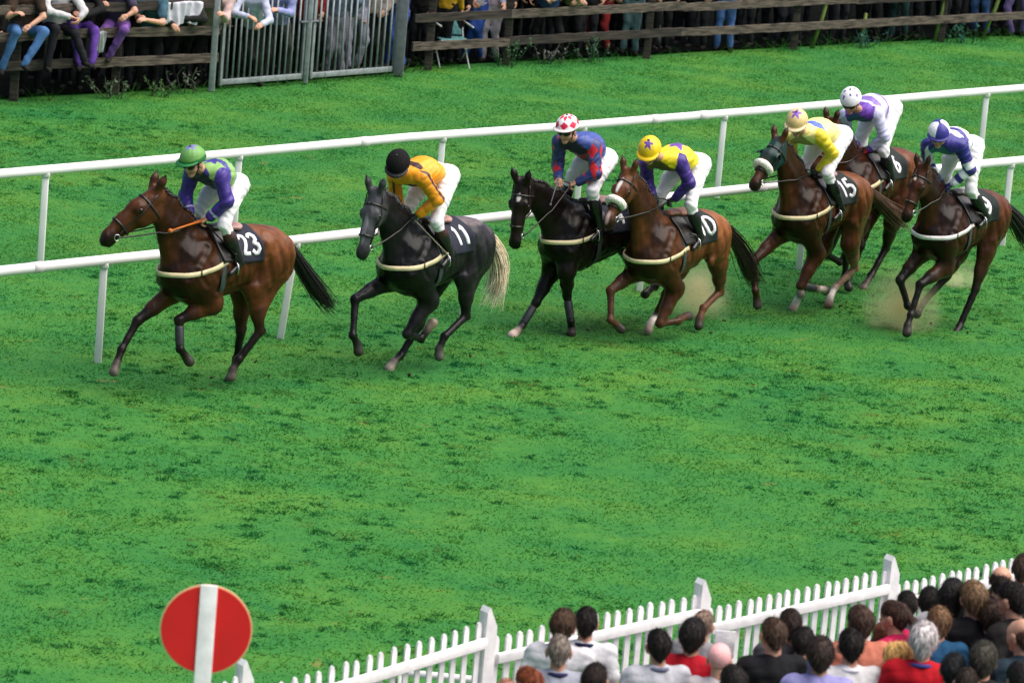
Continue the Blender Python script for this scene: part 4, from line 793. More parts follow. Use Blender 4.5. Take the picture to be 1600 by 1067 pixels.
# ------------------------------------------------------------------ far fence, gate
M['old_wood'] = mat('old_wood', (.034, .027, .021), .9, nscale=3.0, namt=.9, bump=.012, bscale=25, stretch=(1, 1, 9)); M['old_wood_grey'] = mat('old_wood_grey', (.095, .075, .058), .9, nscale=4.5, namt=.9, bump=.012, bscale=25, stretch=(1, 1, 9))
M['galv'] = mat('galv', (.26, .29, .30), .55, nscale=14, namt=.25, metal=.2); M['galv_dark'] = mat('galv_dark', (.13, .14, .16), .6, nscale=10, namt=.25)
def frame3(a, b):
    t = unit(b-a); s = unit(np.cross(V(0, 0, 1), t)); return np.stack([t, s, np.cross(t, s)], 1)
def plank_fence(label, feet, hs, posts, th=.07, over=0.0, rail_mats=None):
    root = empty('plank_fence', tuple(feet[0])); o = feet[0]; tag(root, label, 'fence')
    for i, h in enumerate(hs):
        for j in range(len(feet)-1):
            a, b = feet[j]-o+V(0, 0, h+rng.normal(0, .012)), feet[j+1]-o+V(0, 0, h+rng.normal(0, .012)); R = frame3(a, b); L_ = np.linalg.norm(b-a)
            nn = 24; vs_ = []; m = MB()
            for k in range(nn+1):
                c_ = a+(b-a)*(k/nn*(1.0+over)); w1, w2 = th+rng.normal(0, .004), th+rng.normal(0, .004); vs_ += [c_+R@V(0, -.022, -w1), c_+R@V(0, .022, -w1), c_+R@V(0, .022, w2), c_+R@V(0, -.022, w2)]
            m.add(vs_, [(q*4+k, q*4+(k+1) % 4, (q+1)*4+(k+1) % 4, (q+1)*4+k) for q in range(nn) for k in range(4)]+[(3, 2, 1, 0), tuple(nn*4+k for k in range(4))])
            m.build('rail_plank', M[(rail_mats or ['old_wood_grey', 'old_wood', 'old_wood_grey'])[(i+j) % 3 if rail_mats is None else i]], root, smooth=False)
    for (u, v_) in posts:
        p = atz(u, v_)-o+V(0, .08, 0); m = MB(); m.box(p+V(0, 0, .66), (.06, .05, .72), bev=.008); m.build('post', M['old_wood'], root, smooth=False)
LF = [atz(-330, 178), atz(-120, 167), atz(110, 155), atz(334, 142.5)]
plank_fence('dark weathered plank fence left of the metal gate with spectators leaning on it', LF, (.50, .92, 1.30), [(20, 158), (178, 149), (-160, 168)], .065, .01)
RF = [atz(641, 113), atz(790, 104.5), atz(1060, 89), atz(1330, 75), atz(1620, 59), atz(1900, 44)]
plank_fence('long weathered plank fence right of the metal gate along the turf', RF, (.40, .82, 1.28), [(668, 111), (790, 104), (1010, 92), (1240, 79), (1470, 67), (1700, 54)], .065, .012)
def gate(label, a, b, nb, latch):
    a, b = atz(*a), atz(*b); root = empty('metal_gate', tuple(a)); tag(root, label, 'gate', 'two leaves of the metal gate'); b = b-a; a = a*0; R = frame3(a, b); L_ = np.linalg.norm(b); Hh = 1.42; m = MB()
    for z in (.10, Hh): m.box((a+b)/2+V(0, 0, z), (L_/2, .022, .040), R, .006)
    for t in (0, 1): m.box(b*t+V(0, 0, Hh/2+.05), (.026, .024, Hh/2), R, .006)
    m.build('frame', M['galv'], root)
    for i in range(1, nb):
        m = MB(); p = b*i/nb; m.tube([p+V(0, 0, .12), p+V(0, 0, Hh)], .0155, 8); m.build('bar', M['galv'], root)
    m = MB(); p = b*latch; m.box(p+V(0, -.05, .92), (.09, .02, .014), R, .004); m.build('latch', M['galv_dark'], root)
gate('left leaf of the grey barred metal gate beside the shorter fence', (343, 139.5), (470, 129.5), 14, 1.0); gate('right leaf of the grey barred metal gate beside the thick steel post', (484, 128.5), (614, 118), 14, 0.0)
for (lab, u, v_, w_, h_) in (('slim grey steel post where the shorter fence meets the gate', 330, 143, .045, 1.5), ('thick grey steel post at the right end of the barred gate', 622, 118.5, .075, 1.75), ('grey steel post between the two gate leaves', 477, 130, .035, 1.5)):
    p = atz(u, v_); m = MB(); m.box(V(0, 0, h_/2), (w_, w_, h_/2), bev=.01); o_ = m.build('gate_post', M['galv_dark' if w_ > .05 else 'galv']); o_.location = p; tag(o_, lab, 'post')
# ------------------------------------------------------------------ white picket fence
M['picket_white'] = mat('picket_white', (.82, .79, .80), .6, nscale=9, namt=.12, bump=.002, bscale=30)
TOPS = [(30, 1120), (384, 1032), (765, 950), (1100, 907), (1395, 870), (1662, 838)]; PT = [atz(u, v_, 1.38) for u, v_ in TOPS]
root = empty('picket_fence', tuple(PT[2]*V(1, 1, 0))); o = np.array(root.location); tag(root, 'white picket fence with pointed posts between the crowd and the turf', 'fence'); fence_root = root
FD = unit((PT[4]-PT[2])*V(1, 1, 0)); FN = V(FD[1], -FD[0], 0); FN = FN if FN[1] < 0 else -FN        # towards the camera
for p in PT:
    Rf_ = np.stack([FD, -FN, V(0, 0, 1)], 1); m = MB(); a = .052; q = p*V(1, 1, 0)-o
    m.add([q+Rf_@V(x, y, z) for x, y, z in ((-a, -a, -.1), (a, -a, -.1), (a, a, -.1), (-a, a, -.1), (-a, -a, 1.36), (-a*.5, -a, 1.40), (a, -a, 1.24), (a, a, 1.24), (-a*.5, a, 1.40), (-a, a, 1.36))], [(0, 1, 6, 5, 4), (3, 9, 8, 7, 2), (0, 4, 9, 3), (1, 2, 7, 6), (4, 5, 8, 9), (5, 6, 7, 8), (0, 3, 2, 1)]); m.build('post', M['picket_white'], root, smooth=False)
for i in range(len(PT)-1):
    a, b = PT[i]*V(1, 1, 0)-o, PT[i+1]*V(1, 1, 0)-o; zl, zr = 1.38-.40, 1.38-.255; t = unit(b-a)
    for dz, th in ((0, .040), (-.62, .04)):
        A, B = a+V(0, 0, zl+dz)+FN*.055+t*.075, b+V(0, 0, zr+dz)+FN*.055-t*.06; m = MB(); m.box((A+B)/2, (np.linalg.norm(B-A)/2, .022, th), frame3(A, B), .006); m.build('rail', M['picket_white'], root)
    n = 19
    for k in range(n):
        f_ = (k+.9)/(n+.7); p = a+(b-a)*f_; zt_ = zl+(zr-zl)*f_+.16+rng.normal(0, .006); m = MB(); R_ = np.stack([t, -FN, V(0, 0, 1)], 1); w_ = .027; ln = rng.normal(0, .006)
        pr = [(-w_, .06), (w_, .06), (w_, zt_-.045), (w_*.6, zt_-.012), (0, zt_), (-w_*.6, zt_-.012), (-w_, zt_-.045)]
        m.add([p+R_@V(x+ln*z, y, z) for y in (-.010, .010) for x, z in pr], [tuple(range(7)), tuple(range(13, 6, -1))]+[(j, j+7, (j+1) % 7+7, (j+1) % 7) for j in range(7)]); m.build('picket', M['picket_white'], root, smooth=False)
# red disc sign
c_ = atscale(322, 983, 243); fc = unit(CP-c_); fc[2] *= 0; fc = unit(fc); sr = np.cross(V(0, 0, 1), fc); root = empty('course_sign', (c_[0], c_[1], 0)); tag(root, 'round red disc sign crossed by a white upright board', 'sign'); zc = c_[2]; Rg = np.stack([sr, fc, V(0, 0, 1)], 1)
M['sign_red'] = mat('sign_red', (.78, .012, .018), .45, nscale=3, namt=.08); M['sign_rim'] = mat('sign_rim', (.80, .55, .28), .5)
m = MB(); n = 64
def disc(r, y0, y1):
    v_ = [V(0, 0, zc)+Rg@V(math.cos(2*math.pi*k/n)*r, y, math.sin(2*math.pi*k/n)*r) for y in (y0, y1) for k in range(n)]; return v_, [tuple(range(n-1, -1, -1)), tuple(range(n, 2*n))]+[(k, (k+1) % n, n+(k+1) % n, n+k) for k in range(n)]
m.add(*disc(.298, -.012, .0)); m.build('rim', M['sign_rim'], root, smooth=False); m = MB(); m.add(*disc(.288, -.010, .006)); m.build('disc', M['sign_red'], root, smooth=False)
m = MB(); m.box(V(0, 0, (zc+.30)/2)+Rg@V(0, .012, 0), (.055, .008, (zc+.30)/2), Rg, .004); m.build('post', M['picket_white'], root)
# stray white handrail and wire by the pickets
a, b = atz(627, 1050, .75), atz(760, 1063, .70); m = MB(); m.tube([a, b], .03, 10); m.box(a*V(1, 1, .5), (.02, .02, a[2]/2)); m.box(b*V(1, 1, .5), (.02, .02, b[2]/2)); tag(m.build('hand_rail', M['picket_white']), 'short low white handrail on the spectators side of the pickets', 'rail')
m = MB(); m.tube([atz(u, v_, .9) for u, v_ in ((608, 1040), (613, 1046), (617, 1054), (619, 1066))], .006, 5); tag(m.build('wire', mat('wire', (.01, .01, .01), .5)), 'thin black wire curling down from the picket fence rail', 'wire')
# dust kicked up by the hooves
def dust(label, u, v_, r, dens, seed):
    p = atz(u, v_, r[2]*.45); m = MB(); m.ellipsoid((0, 0, 0), r, nu=28, nv=18); o_ = m.build('dust', None); o_.location = p
    mm = bpy.data.materials.new('dust'); mm.use_nodes = True; t = mm.node_tree; t.nodes.remove(t.nodes['Principled BSDF']); out = t.nodes['Material Output']; pv = t.nodes.new('ShaderNodeVolumePrincipled'); pv.inputs['Color'].default_value = (.97, .86, .60, 1); pv.inputs['Anisotropy'].default_value = .2; L = t.links.new
    tc = t.nodes.new('ShaderNodeTexCoord'); n = t.nodes.new('ShaderNodeTexNoise'); n.inputs['Scale'].default_value = 3.2; n.inputs['Detail'].default_value = 5; mp = t.nodes.new('ShaderNodeMapping'); mp.inputs['Location'].default_value = (seed, 0, 0); L(tc.outputs['Object'], mp.inputs[0]); L(mp.outputs[0], n.inputs[0])
    sc_ = t.nodes.new('ShaderNodeVectorMath'); sc_.operation = 'DIVIDE'; sc_.inputs[1].default_value = r; L(tc.outputs['Object'], sc_.inputs[0]); ln = t.nodes.new('ShaderNodeVectorMath'); ln.operation = 'LENGTH'; L(sc_.outputs[0], ln.inputs[0])
    mr = t.nodes.new('ShaderNodeMapRange'); mr.inputs[1].default_value = .0; mr.inputs[2].default_value = 1.0; mr.inputs[3].default_value = 1; mr.inputs[4].default_value = 0; L(ln.outputs['Value'], mr.inputs[0])
    m2 = t.nodes.new('ShaderNodeMapRange'); m2.inputs[1].default_value = .38; m2.inputs[2].default_value = .68; m2.inputs[3].default_value = 0.15; m2.inputs[4].default_value = 1; L(n.outputs[0], m2.inputs[0])
    sq = t.nodes.new('ShaderNodeMath'); sq.operation = 'POWER'; sq.inputs[1].default_value = 1.8; L(mr.outputs[0], sq.inputs[0]); mu = t.nodes.new('ShaderNodeMath'); mu.operation = 'MULTIPLY'; L(sq.outputs[0], mu.inputs[0]); L(m2.outputs[0], mu.inputs[1]); mu2 = t.nodes.new('ShaderNodeMath'); mu2.operation = 'MULTIPLY'; mu2.inputs[1].default_value = dens; L(mu.outputs[0], mu2.inputs[0]); L(mu2.outputs[0], pv.inputs['Density']); L(pv.outputs[0], out.inputs['Volume'])
    o_.data.materials.append(mm); tag(o_, label, 'dust', kind='stuff')
dust('puff of sandy dust between the legs of the chestnut horse', 1092, 462, (.50, .32, .55), 12.0, 1.0); dust('larger puff of sandy dust ahead of the last horse', 1408, 478, (.55, .35, .60), 17.0, 7.0); dust('thin puff of dust behind the last horse forelegs', 1500, 432, (.40, .25, .30), 9.0, 13.0)
for H in RUN:
    make_horse(H); make_jockey(H)
# ------------------------------------------------------------------ spectators
_mc, _pc = {}, {}
def cmat(col, rough=.85, kind='cloth'):
    k = (tuple(round(float(x), 3) for x in col), kind)
    if k not in _mc:
        _mc[k] = mat('hair' if kind == 'hair' else 'clothing', k[0], .6 if kind == 'hair' else rough, nscale=(45 if kind == 'hair' else 10), namt=(.7 if kind == 'hair' else .16), bump=(.006 if kind == 'hair' else .010), bscale=(70 if kind == 'hair' else 14), stretch=((1, 1, .25) if kind == 'hair' else None), spec=.2)
    return _mc[k]
M['skin_plain'] = mat('skin_plain', attr=True, rough=.6, nscale=30, namt=.08)
POSES = {
 'stand': dict(hip=.92, lean=0, sh=V(0, .18, 1.405), el=V(-.04, .25, 1.15), wr=V(.10, .22, .92), kn=V(.03, .10, .50), an=V(-.02, .11, .08)),
 'fold': dict(hip=.92, lean=.02, sh=V(.02, .178, 1.40), el=V(.04, .26, 1.14), wr=V(.24, .03, 1.16), kn=V(.02, .12, .50), an=V(-.03, .14, .08)),
 'lean': dict(hip=.88, lean=.30, sh=V(.32, .19, 1.34), el=V(.46, .24, 1.10), wr=V(.62, .05, 1.08), kn=V(.02, .12, .48), an=V(-.06, .14, .08)),
 'sit': dict(hip=1.02, lean=.10, sh=V(.12, .18, 1.50), el=V(.24, .24, 1.24), wr=V(.42, .10, 1.22), kn=V(.40, .15, .98), an=V(.38, .15, .56)),
 'stool': dict(hip=.52, lean=.08, sh=V(.10, .18, 1.02), el=V(.20, .24, .78), wr=V(.40, .10, .68), kn=V(.42, .14, .50), an=V(.42, .14, .08)),
}
def person_meshes(pose, hair, yaw, arms, fine, jit=0):
    key = (pose, hair, yaw, arms, fine, jit)
    if key in _pc: return _pc[key]
    hv = 1.0 if fine else 1.6; rj = np.random.default_rng(jit); Q = dict(POSES[pose])
    if jit:
        for k_, a_ in (('sh', .02), ('el', .05), ('wr', .09), ('kn', .06), ('an', .10)):
            if k_ == 'an' and pose != 'sit': a_ = .03
            Q[k_+'-'] = Q[k_]+rj.normal(0, a_, 3)*V(1, 1, .7); Q[k_+'+'] = Q[k_]+rj.normal(0, a_, 3)*V(1, 1, .7)
    def jt(k_, s): return Q.get(k_+('+' if s > 0 else '-'), Q[k_])*V(1, s, 1)
    lx = Q['lean']; pel = V(0, 0, Q['hip']); nk = V(Q['sh'][0]-.02, 0, Q['sh'][2]+.03); hd = nk+V(.045, 0, .185)
    y = RAD(yaw); fw = V(math.cos(y), math.sin(y), -.10 if pose != 'lean' else -.25); up_ = V(-fw[2]*fw[0]*-1*-1, 0, 1); HP_, HR = head_prims(hd, fw, V(0, 0, 1), 1.0)
    skin, shirt, trou = [], [], []; tr = unit(nk-pel)
    for lst, e in ((shirt, .012), (skin, -.016)):
        lst.append(Prim(pel+tr*.02, pel+tr*.20, .115+e, .105+e, (1, 1.35, 1), .06, SKIN)); lst.append(Prim(pel+tr*.20, nk-tr*.10, .108+e, .112+e, (1, 1.45, 1), .06, SKIN)); lst.append(Prim(nk-tr*.06, nk-tr*.0, .085+e, .060+e, (1, 1.7, 1), .05, SKIN))
        for s in (-1, 1):
            m_ = V(1, s, 1); S, E_, W_ = jt('sh', s), jt('el', s), jt('wr', s); lst.append(Prim(nk*.4+S*.6-V(0, 0, .03), S, .060+e, .056+e, 1, .05, SKIN)); end = W_*.94+E_*.06
            if lst is skin or arms == 'long': lst.append(Prim(S, E_, .057+e, .047+e, 1, .04, SKIN)); lst.append(Prim(E_, W_ if lst is skin else end, .045+e*.8, .036+e, 1, .03, SKIN))
            elif arms == 'short': lst.append(Prim(S, S*.35+E_*.65, .060+e, .062+e, 1, .04, SKIN))
    if arms == 'short':      # bare forearms keep their girth
        for s in (-1, 1): m_ = V(1, s, 1); skin.append(Prim(jt('sh', s), jt('el', s), .046, .042, 1, .03, SKIN)); skin.append(Prim(jt('el', s), jt('wr', s), .042, .030, 1, .03, SKIN))
    skin.append(Prim(nk-V(0, 0, .02), hd-V(.02, 0, .06), .058, .056, 1, .03, SKIN))
    for lst, e in ((trou, .006), (skin, -.016)):
        lst.append(Prim(pel-V(.01, 0, .04), pel+tr*.06, .120+e, .112+e, (1, 1.35, 1), .06, SKIN))
        for s in (-1, 1): m_ = V(1, s, 1); h_ = pel+V(0, s*.09, -.04); K, A = jt('kn', s), jt('an', s); lst.append(Prim(h_, K, .090+e, .062+e, 1, .05, SKIN)); lst.append(Prim(K, A, .060+e, .048+e, 1, .03, SKIN))
    v0 = surfnet(skin, .014*hv, 1); parts = [(v0[0], v0[1], prim_colors(skin, v0[0]))]; v1 = surfnet(HP_, .008*hv, 0); parts.append((v1[0], v1[1], prim_colors(HP_, v1[0], .004)))
    for s in (-1, 1):
        m_ = V(1, s, 1); W_, E_ = jt('wr', s), jt('el', s); hp_ = hand_prims(W_, unit(W_-E_), V(.2, -s*.6, -.5), 1.0, SKIN, s, .7); v2 = surfnet(hp_, .006*hv, 0); parts.append((v2[0], v2[1], prim_colors(hp_, v2[0])))
    rg = np.random.default_rng(abs(hash(key)) % 1000 if False else (len(_pc)*7+3)); res = {}
    res['body'] = merge(parts)
    sv, sf = surfnet(shirt, .013*hv, 1); sv = sv+gradn(shirt, sv)*(.008*(np.abs(np.sin(sv@V(9, 14, 22)+2.4*np.sin(sv@V(13, -11, 7))))**.6-.6)+.003*np.sin(sv@V(40, 33, -28)))[:, None]; res['shirt'] = (sv, sf)
    tv, tf = surfnet(trou, .016*hv, 1); res['trousers'] = (tv+gradn(trou, tv)*(.005*np.sin(tv[:, 2]*30+4*np.sin(tv[:, 1]*13)))[:, None], tf)
    sh_ = []
    for s in (-1, 1): A = jt('an', s); pr = [Prim(A+V(-.04, 0, -.035), A+V(.15, s*.02, -.045), .045, .036, 1, .03, SKIN)]; sh_.append(surfnet(pr, .014*hv, 1))
    res['shoe'] = sh_
    H_ = []
    def hp(p, q, ra, rb, w=1, k=.03): H_.append(Prim(V(*p), V(*q), ra*.97, rb*.97, w, k, SKIN, HR, hd))
    if hair in ('short', 'crop', 'thick', 'long', 'pony', 'bob'):
        e = {'short': .008, 'crop': .001, 'thick': .018, 'long': .014, 'pony': .008, 'bob': .016}[hair]
        hp((-.035, 0, .025), (.012, 0, .045), .090+e, .080+e, .92); hp((-.045, 0, .005), (-.056, 0, -.045), .074+e, .046+e, .92)
        if hair == 'long' or hair == 'bob': hp((-.05, 0, .0), (-.085, 0, -.16 if hair == 'bob' else -.27), .085, .06, 1.15); [hp((-.02, s*.07, .0), (-.03, s*.075, -.12), .035, .03) for s in (-1, 1)]
        if hair == 'pony': hp((-.12, 0, .03), (-.17, 0, -.03), .028, .03); hp((-.17, 0, -.03), (-.16, 0, -.17), .03, .015)
    elif hair == 'bald':
        hp((-.045, 0, -.01), (-.05, 0, -.04), .084, .06, 1.02); 
    elif hair == 'cap':
        hp((-.03, 0, .035), (.02, 0, .045), .096, .088, .95); hp((.06, 0, .045), (.15, 0, .030), .05, .03, (1, 1.4, .25), .02)
    hv_, hf_ = surfnet(H_, .0085*hv, 0)
    nz = .0035*np.sin(hv_[:, 0]*150+2*np.sin(hv_[:, 2]*60))*np.sin(hv_[:, 1]*170+hv_[:, 2]*40)+rg.normal(0, .0016, len(hv_)); res['hair'] = (hv_+gradn(H_, hv_)*(nz if hair != 'cap' else nz*0)[:, None], hf_)
    if hair != 'cap':       # loose strands standing off the cut
        n_ = 2600 if fine else 500; i_ = rg.integers(0, len(hv_), n_); b_ = hv_[i_]; nn_ = gradn(H_, b_); dn = V(0, 0, -1)-.35*HR[:, 0]; tg = dn-(nn_@dn)[:, None]*nn_; tg = tg/(np.linalg.norm(tg, axis=1, keepdims=True)+1e-6)+rg.normal(0, .35, (n_, 3)); ln = rg.uniform(.014, .032, (n_, 1)); sd_ = np.cross(nn_, tg)*.0022
        tri = np.stack([b_-sd_, b_+sd_, b_+tg*ln+nn_*ln*rg.uniform(.15, .55, (n_, 1))], 1).reshape(-1, 3); q_ = np.arange(len(tri)).reshape(-1, 3)+len(hv_)
        res['hair'] = (np.concatenate([res['hair'][0], tri]), [tuple(f) for f in hf_.tolist()]+[tuple(f) for f in q_.tolist()])
    out = {}
    for k, r in res.items():
        if k == 'shoe': out[k] = [mesh_obj('tmp', *q, None) for q in r]
        elif k == 'body': out[k] = mesh_obj('tmp', r[0], r[1], M['skin_plain'], cols=r[2])
        else: out[k] = mesh_obj('tmp', *r, None)
    for k, o in list(out.items()):
        for q in (o if isinstance(o, list) else [o]): q.data.use_fake_user = False
    datas = {k: ([q.data for q in o] if isinstance(o, list) else o.data) for k, o in out.items()}
    for k, o in out.items():
        for q in (o if isinstance(o, list) else [o]): bpy.data.objects.remove(q)
    for k, d in datas.items():
        for q in (d if isinstance(d, list) else [d]):
            if len(q.materials) == 0: q.materials.append(cmat((.1, .1, .1)))
    _pc[key] = (datas, hd); return _pc[key]
def spectator(label, loc, rz, pose='stand', hair='short', yaw=0, arms='long', shirt=(.02, .02, .02), trousers=(.015, .015, .02), haircol=(.02, .014, .010), scale=1.0, fine=True, group=None, collar=None, jit=0):
    d, hd = person_meshes(pose, hair, yaw, arms, fine, jit); root = empty('person', loc, rz); root.scale = (scale,)*3; tag(root, label, 'person', group)
    def put(nm, me, m=None):
        o = bpy.data.objects.new(nm, me); COL.objects.link(o); o.parent = root
        if m is not None: o.material_slots[0].link = 'OBJECT'; o.material_slots[0].material = m
    put('body', d['body']); put('shirt', d['shirt'], cmat(shirt)); put('trousers', d['trousers'], cmat(trousers))
    put('cap' if hair == 'cap' else 'hair', d['hair'], cmat(haircol, kind='cloth' if hair == 'cap' else 'hair'))
    for q in d['shoe']: put('shoe', q, cmat((.015, .013, .012)))
    if collar is not None:
        m = MB(); Q = POSES[pose]; nk = V(Q['sh'][0]-.02, 0, Q['sh'][2]+.03); n = 18; m.tube([nk+V(math.cos(t)*.068-.005, math.sin(t)*.070, .030+.012*math.cos(t)*-1) for t in np.linspace(0, 2*math.pi, n)], .016, 7, cap=False); m.build('collar', cmat(collar), root)
    return root
# spectators on the terrace, seen from behind; head centre read in the photo, floor rises away from the fence
def floorz(q): return .22+.13*q
def on_terrace(u, v_, hh):
    for s in np.linspace(190, 330, 561):
        p = atscale(u, v_, s); q = (p-PT[2])@FN
        if p[2] >= floorz(q)+hh: return p, q
    return p, q
T0, T1 = PT[2]*V(1, 1, 0)+FN*.55-FD*1.2, PT[2]*V(1, 1, 0)+FN*.55+FD*9
ter = []; n = 12
for k in range(n+1):
    q = .55+k*.9; ter += [T0+FN*(q-.55)+V(0, 0, floorz(q)), T1+FN*(q-.55)+V(0, 0, floorz(q))]
nt_ = len(ter); ter += [p*V(1, 1, 0)-V(0, 0, .05) for p in ter]
tag(mesh_obj('terrace', ter, [(2*k, 2*k+1, 2*k+3, 2*k+2) for k in range(n)]+[(2*k, 2*k+2, nt_+2*k+2, nt_+2*k) for k in range(n)]+[(2*k+1, nt_+2*k+1, nt_+2*k+3, 2*k+3) for k in range(n)]+[(0, nt_, nt_+1, 1), (2*n, 2*n+1, nt_+2*n+1, nt_+2*n)], mat('terrace_concrete', (.16, .155, .15), .9, nscale=4, namt=.2, bump=.004, bscale=30), smooth=False), kind='structure')
HB = (.012, .009, .008); BR = (.045, .024, .014); LB = (.13, .075, .035)
G1 = 'spectators on the terrace behind the pickets'
# u, v of the head centre, facing (deg, 90 = straight away from the camera), hair style, hair colour, shirt, sleeves, label, scale, collar
FRONT = [
 (880, 977, 96, 'thick', (.06, .032, .018), (.78, .76, .80), 'short', 'man with thick brown hair and white shirt beside the black haired white and navy shirt', 1.0, None),
 (916, 972, 88, 'short', HB, (.78, .78, .82), 'short', 'black haired man in white and navy shirt standing beside the thick brown haired man', .98, (.01, .012, .05)),
 (873, 1016, 100, 'crop', (.22, .18, .15), (.40, .42, .50), 'long', 'man with close cropped greying hair and navy collar below the brown haired man', 1.0, (.02, .02, .07)),
 (930, 1062, 92, 'short', (.02, .012, .010), (.012, .012, .02), 'long', 'dark haired person at the bottom edge between grey haired and black haired men', 1.0, None),
 (1027, 1008, 92, 'short', HB, (.60, .60, .66), 'short', 'man with neat black hair wearing a pale grey t-shirt', 1.0, (.12, .13, .2)),
 (1083, 993, 86, 'thick', HB, (.55, .010, .025), 'short', 'black haired man in a red shirt behind the pink capped person', 1.02, None),
 (1124, 1030, 80, 'cap', (.85, .42, .42), (.60, .55, .58), 'short', 'person wearing a pale pink cap at the shoulder of the red shirt', .95, None),
 (1144, 1066, 95, 'thick', HB, (.012, .012, .014), 'long', 'black haired head cut by the bottom edge below the pink cap', .97, None),
 (1206, 990, 110, 'crop', (.07, .04, .025), (.010, .010, .012), 'long', 'man with cropped brown hair in a black jacket with white shoulder piping', 1.06, None),
 (1234, 975, 84, 'short', (.025, .014, .010), (.10, .09, .10), 'long', 'dark haired person just behind the black jacket near the rail', .98, None),
 (1256, 1002, 75, 'short', HB, (.03, .035, .09), 'long', 'short dark haired person in navy wedged behind the black jacket', .92, None),
 (1281, 1022, 92, 'thick', (.035, .022, .018), (.36, .34, .68), 'long', 'man with thick dark hair in a lilac shirt', 1.03, None),
 (1327, 1008, 88, 'short', HB, (.85, .83, .84), 'short', 'black haired man in a bright white collared shirt', 1.02, (.80, .78, .82)),
 (1342, 972, 94, 'thick', (.055, .030, .020), (.62, .20, .13), 'short', 'brown haired person in salmon top behind the white shirt', 1.0, None),
 (1392, 962, 140, 'pony', (.045, .022, .015), (.62, .015, .10), 'short', 'woman with brown tied hair and pink top turned towards the left', .98, None),
 (1397, 1030, 205, 'bob', (.62, .36, .12), (.55, .22, .14), 'short', 'blonde woman looking back towards the left of the crowd', .96, None),
 (1443, 1000, 90, 'thick', (.55, .50, .50), (.62, .010, .02), 'long', 'white haired man wearing a red jumper over a blue collar', 1.06, (.05, .05, .2)),
 (1452, 940, 70, 'short', HB, (.25, .24, .27), 'long', 'black haired person near the rail with face turned to the right', .98, None),
 (1488, 930, 88, 'bob', (.010, .008, .008), (.58, .55, .56), 'long', 'woman with full black hair and pale collar near the rail', 1.04, None),
 (1519, 934, 96, 'thick', (.16, .095, .05), (.010, .010, .012), 'long', 'light brown haired person in a large black jacket', 1.05, None),
 (1566, 905, 70, 'bald', (.02, .013, .010), (.03, .03, .04), 'long', 'balding man with dark fringe highest in the crowd near the fence', 1.02, None),
 (1577, 935, 130, 'short', HB, (.015, .012, .012), 'long', 'black haired man in profile facing left at the right edge of the crowd', 1.08, None),
 (1592, 990, 120, 'bald', (.06, .03, .02), (.02, .04, .06), 'long', 'balding brown haired man in profile at the right edge', 1.1, None),
 (1490, 1045, 90, 'short', (.012, .012, .014), (.014, .014, .016), 'long', 'dark haired person in black between white haired man and brown haired head', .98, None),
 (1536, 1030, 85, 'thick', (.05, .045, .035), (.012, .014, .016), 'long', 'person with dull brown hair in a dark coat low at the right', 1.03, None),
 (1592, 1062, 95, 'thick', (.012, .010, .010), (.015, .03, .07), 'long', 'person in a dark navy padded jacket in the bottom right corner', 1.0, None),
 (1600, 888, 90, 'short', (.05, .03, .02), (.06, .02, .02), 'long', 'partly cut off person at the right edge nearest the pickets', 1.0, None),
 (1416, 945, 95, 'short', HB, (.18, .05, .03), 'long', 'dark head peeping out beneath the fence rail behind the tied hair', .93, None),
 (1466, 972, 92, 'thick', (.15, .08, .04), (.02, .10, .22), 'long', 'sandy haired person in blue behind the white haired man', .96, None),
 (822, 1066, 120, 'short', (.20, .05, .02), (.60, .35, .33), 'short', 'red haired person leaning in low beside the second fence post', .94, None),
 (790, 1084, 100, 'crop', (.45, .22, .16), (.62, .36, .32), 'short', 'short pinkish person in the gap under the fence post', .94, None),
 (1548, 962, 92, 'thick', (.04, .022, .015), (.012, .012, .014), 'long', 'brown haired person in black below the balding man', .97, None),
 (1510, 1066, 100, 'crop', (.03, .02, .015), (.02, .02, .03), 'long', 'cropped dark head cut by the bottom edge near the white haired man', .95, None),
 (1100, 975, 84, 'crop', (.25, .17, .13), (.35, .33, .35), 'long', 'grey brown head half hidden beside the third fence post', .93, None),
]
for (u, v_, dg, hair, hc_, sh_, arms, lab, scl, col_) in FRONT:
    scl *= .96; sh_ = tuple(.74*x for x in sh_); dg += (int(u*7) % 5-2)*7
    yaw = 0; pose = 'stand' if (int(u) % 3) else 'fold'; nk = POSES[pose]['sh']; hh = (nk[2]+.215)*scl; p, q = on_terrace(u, v_, hh); fz = p[2]-hh; th = RAD(dg); off = V(math.cos(th), math.sin(th), 0)*(.045+nk[0])*scl
    spectator(lab, (p[0]-off[0], p[1]-off[1], fz), th, pose, hair, yaw, arms, sh_, (.02, .022, .035), hc_, scl, True, G1, col_)
p = atscale(1132, 1006, 216); m = MB(); m.box(p, (.075, .006, .10), np.stack([unit(V(1, .1, 0)), unit(V(-.1, 1, 0)), V(0, 0, 1)], 1), .002); tag(m.build('notice_board', cmat((.8, .78, .80))), 'blank white card fixed to the picket fence rail above the pink cap', 'card')
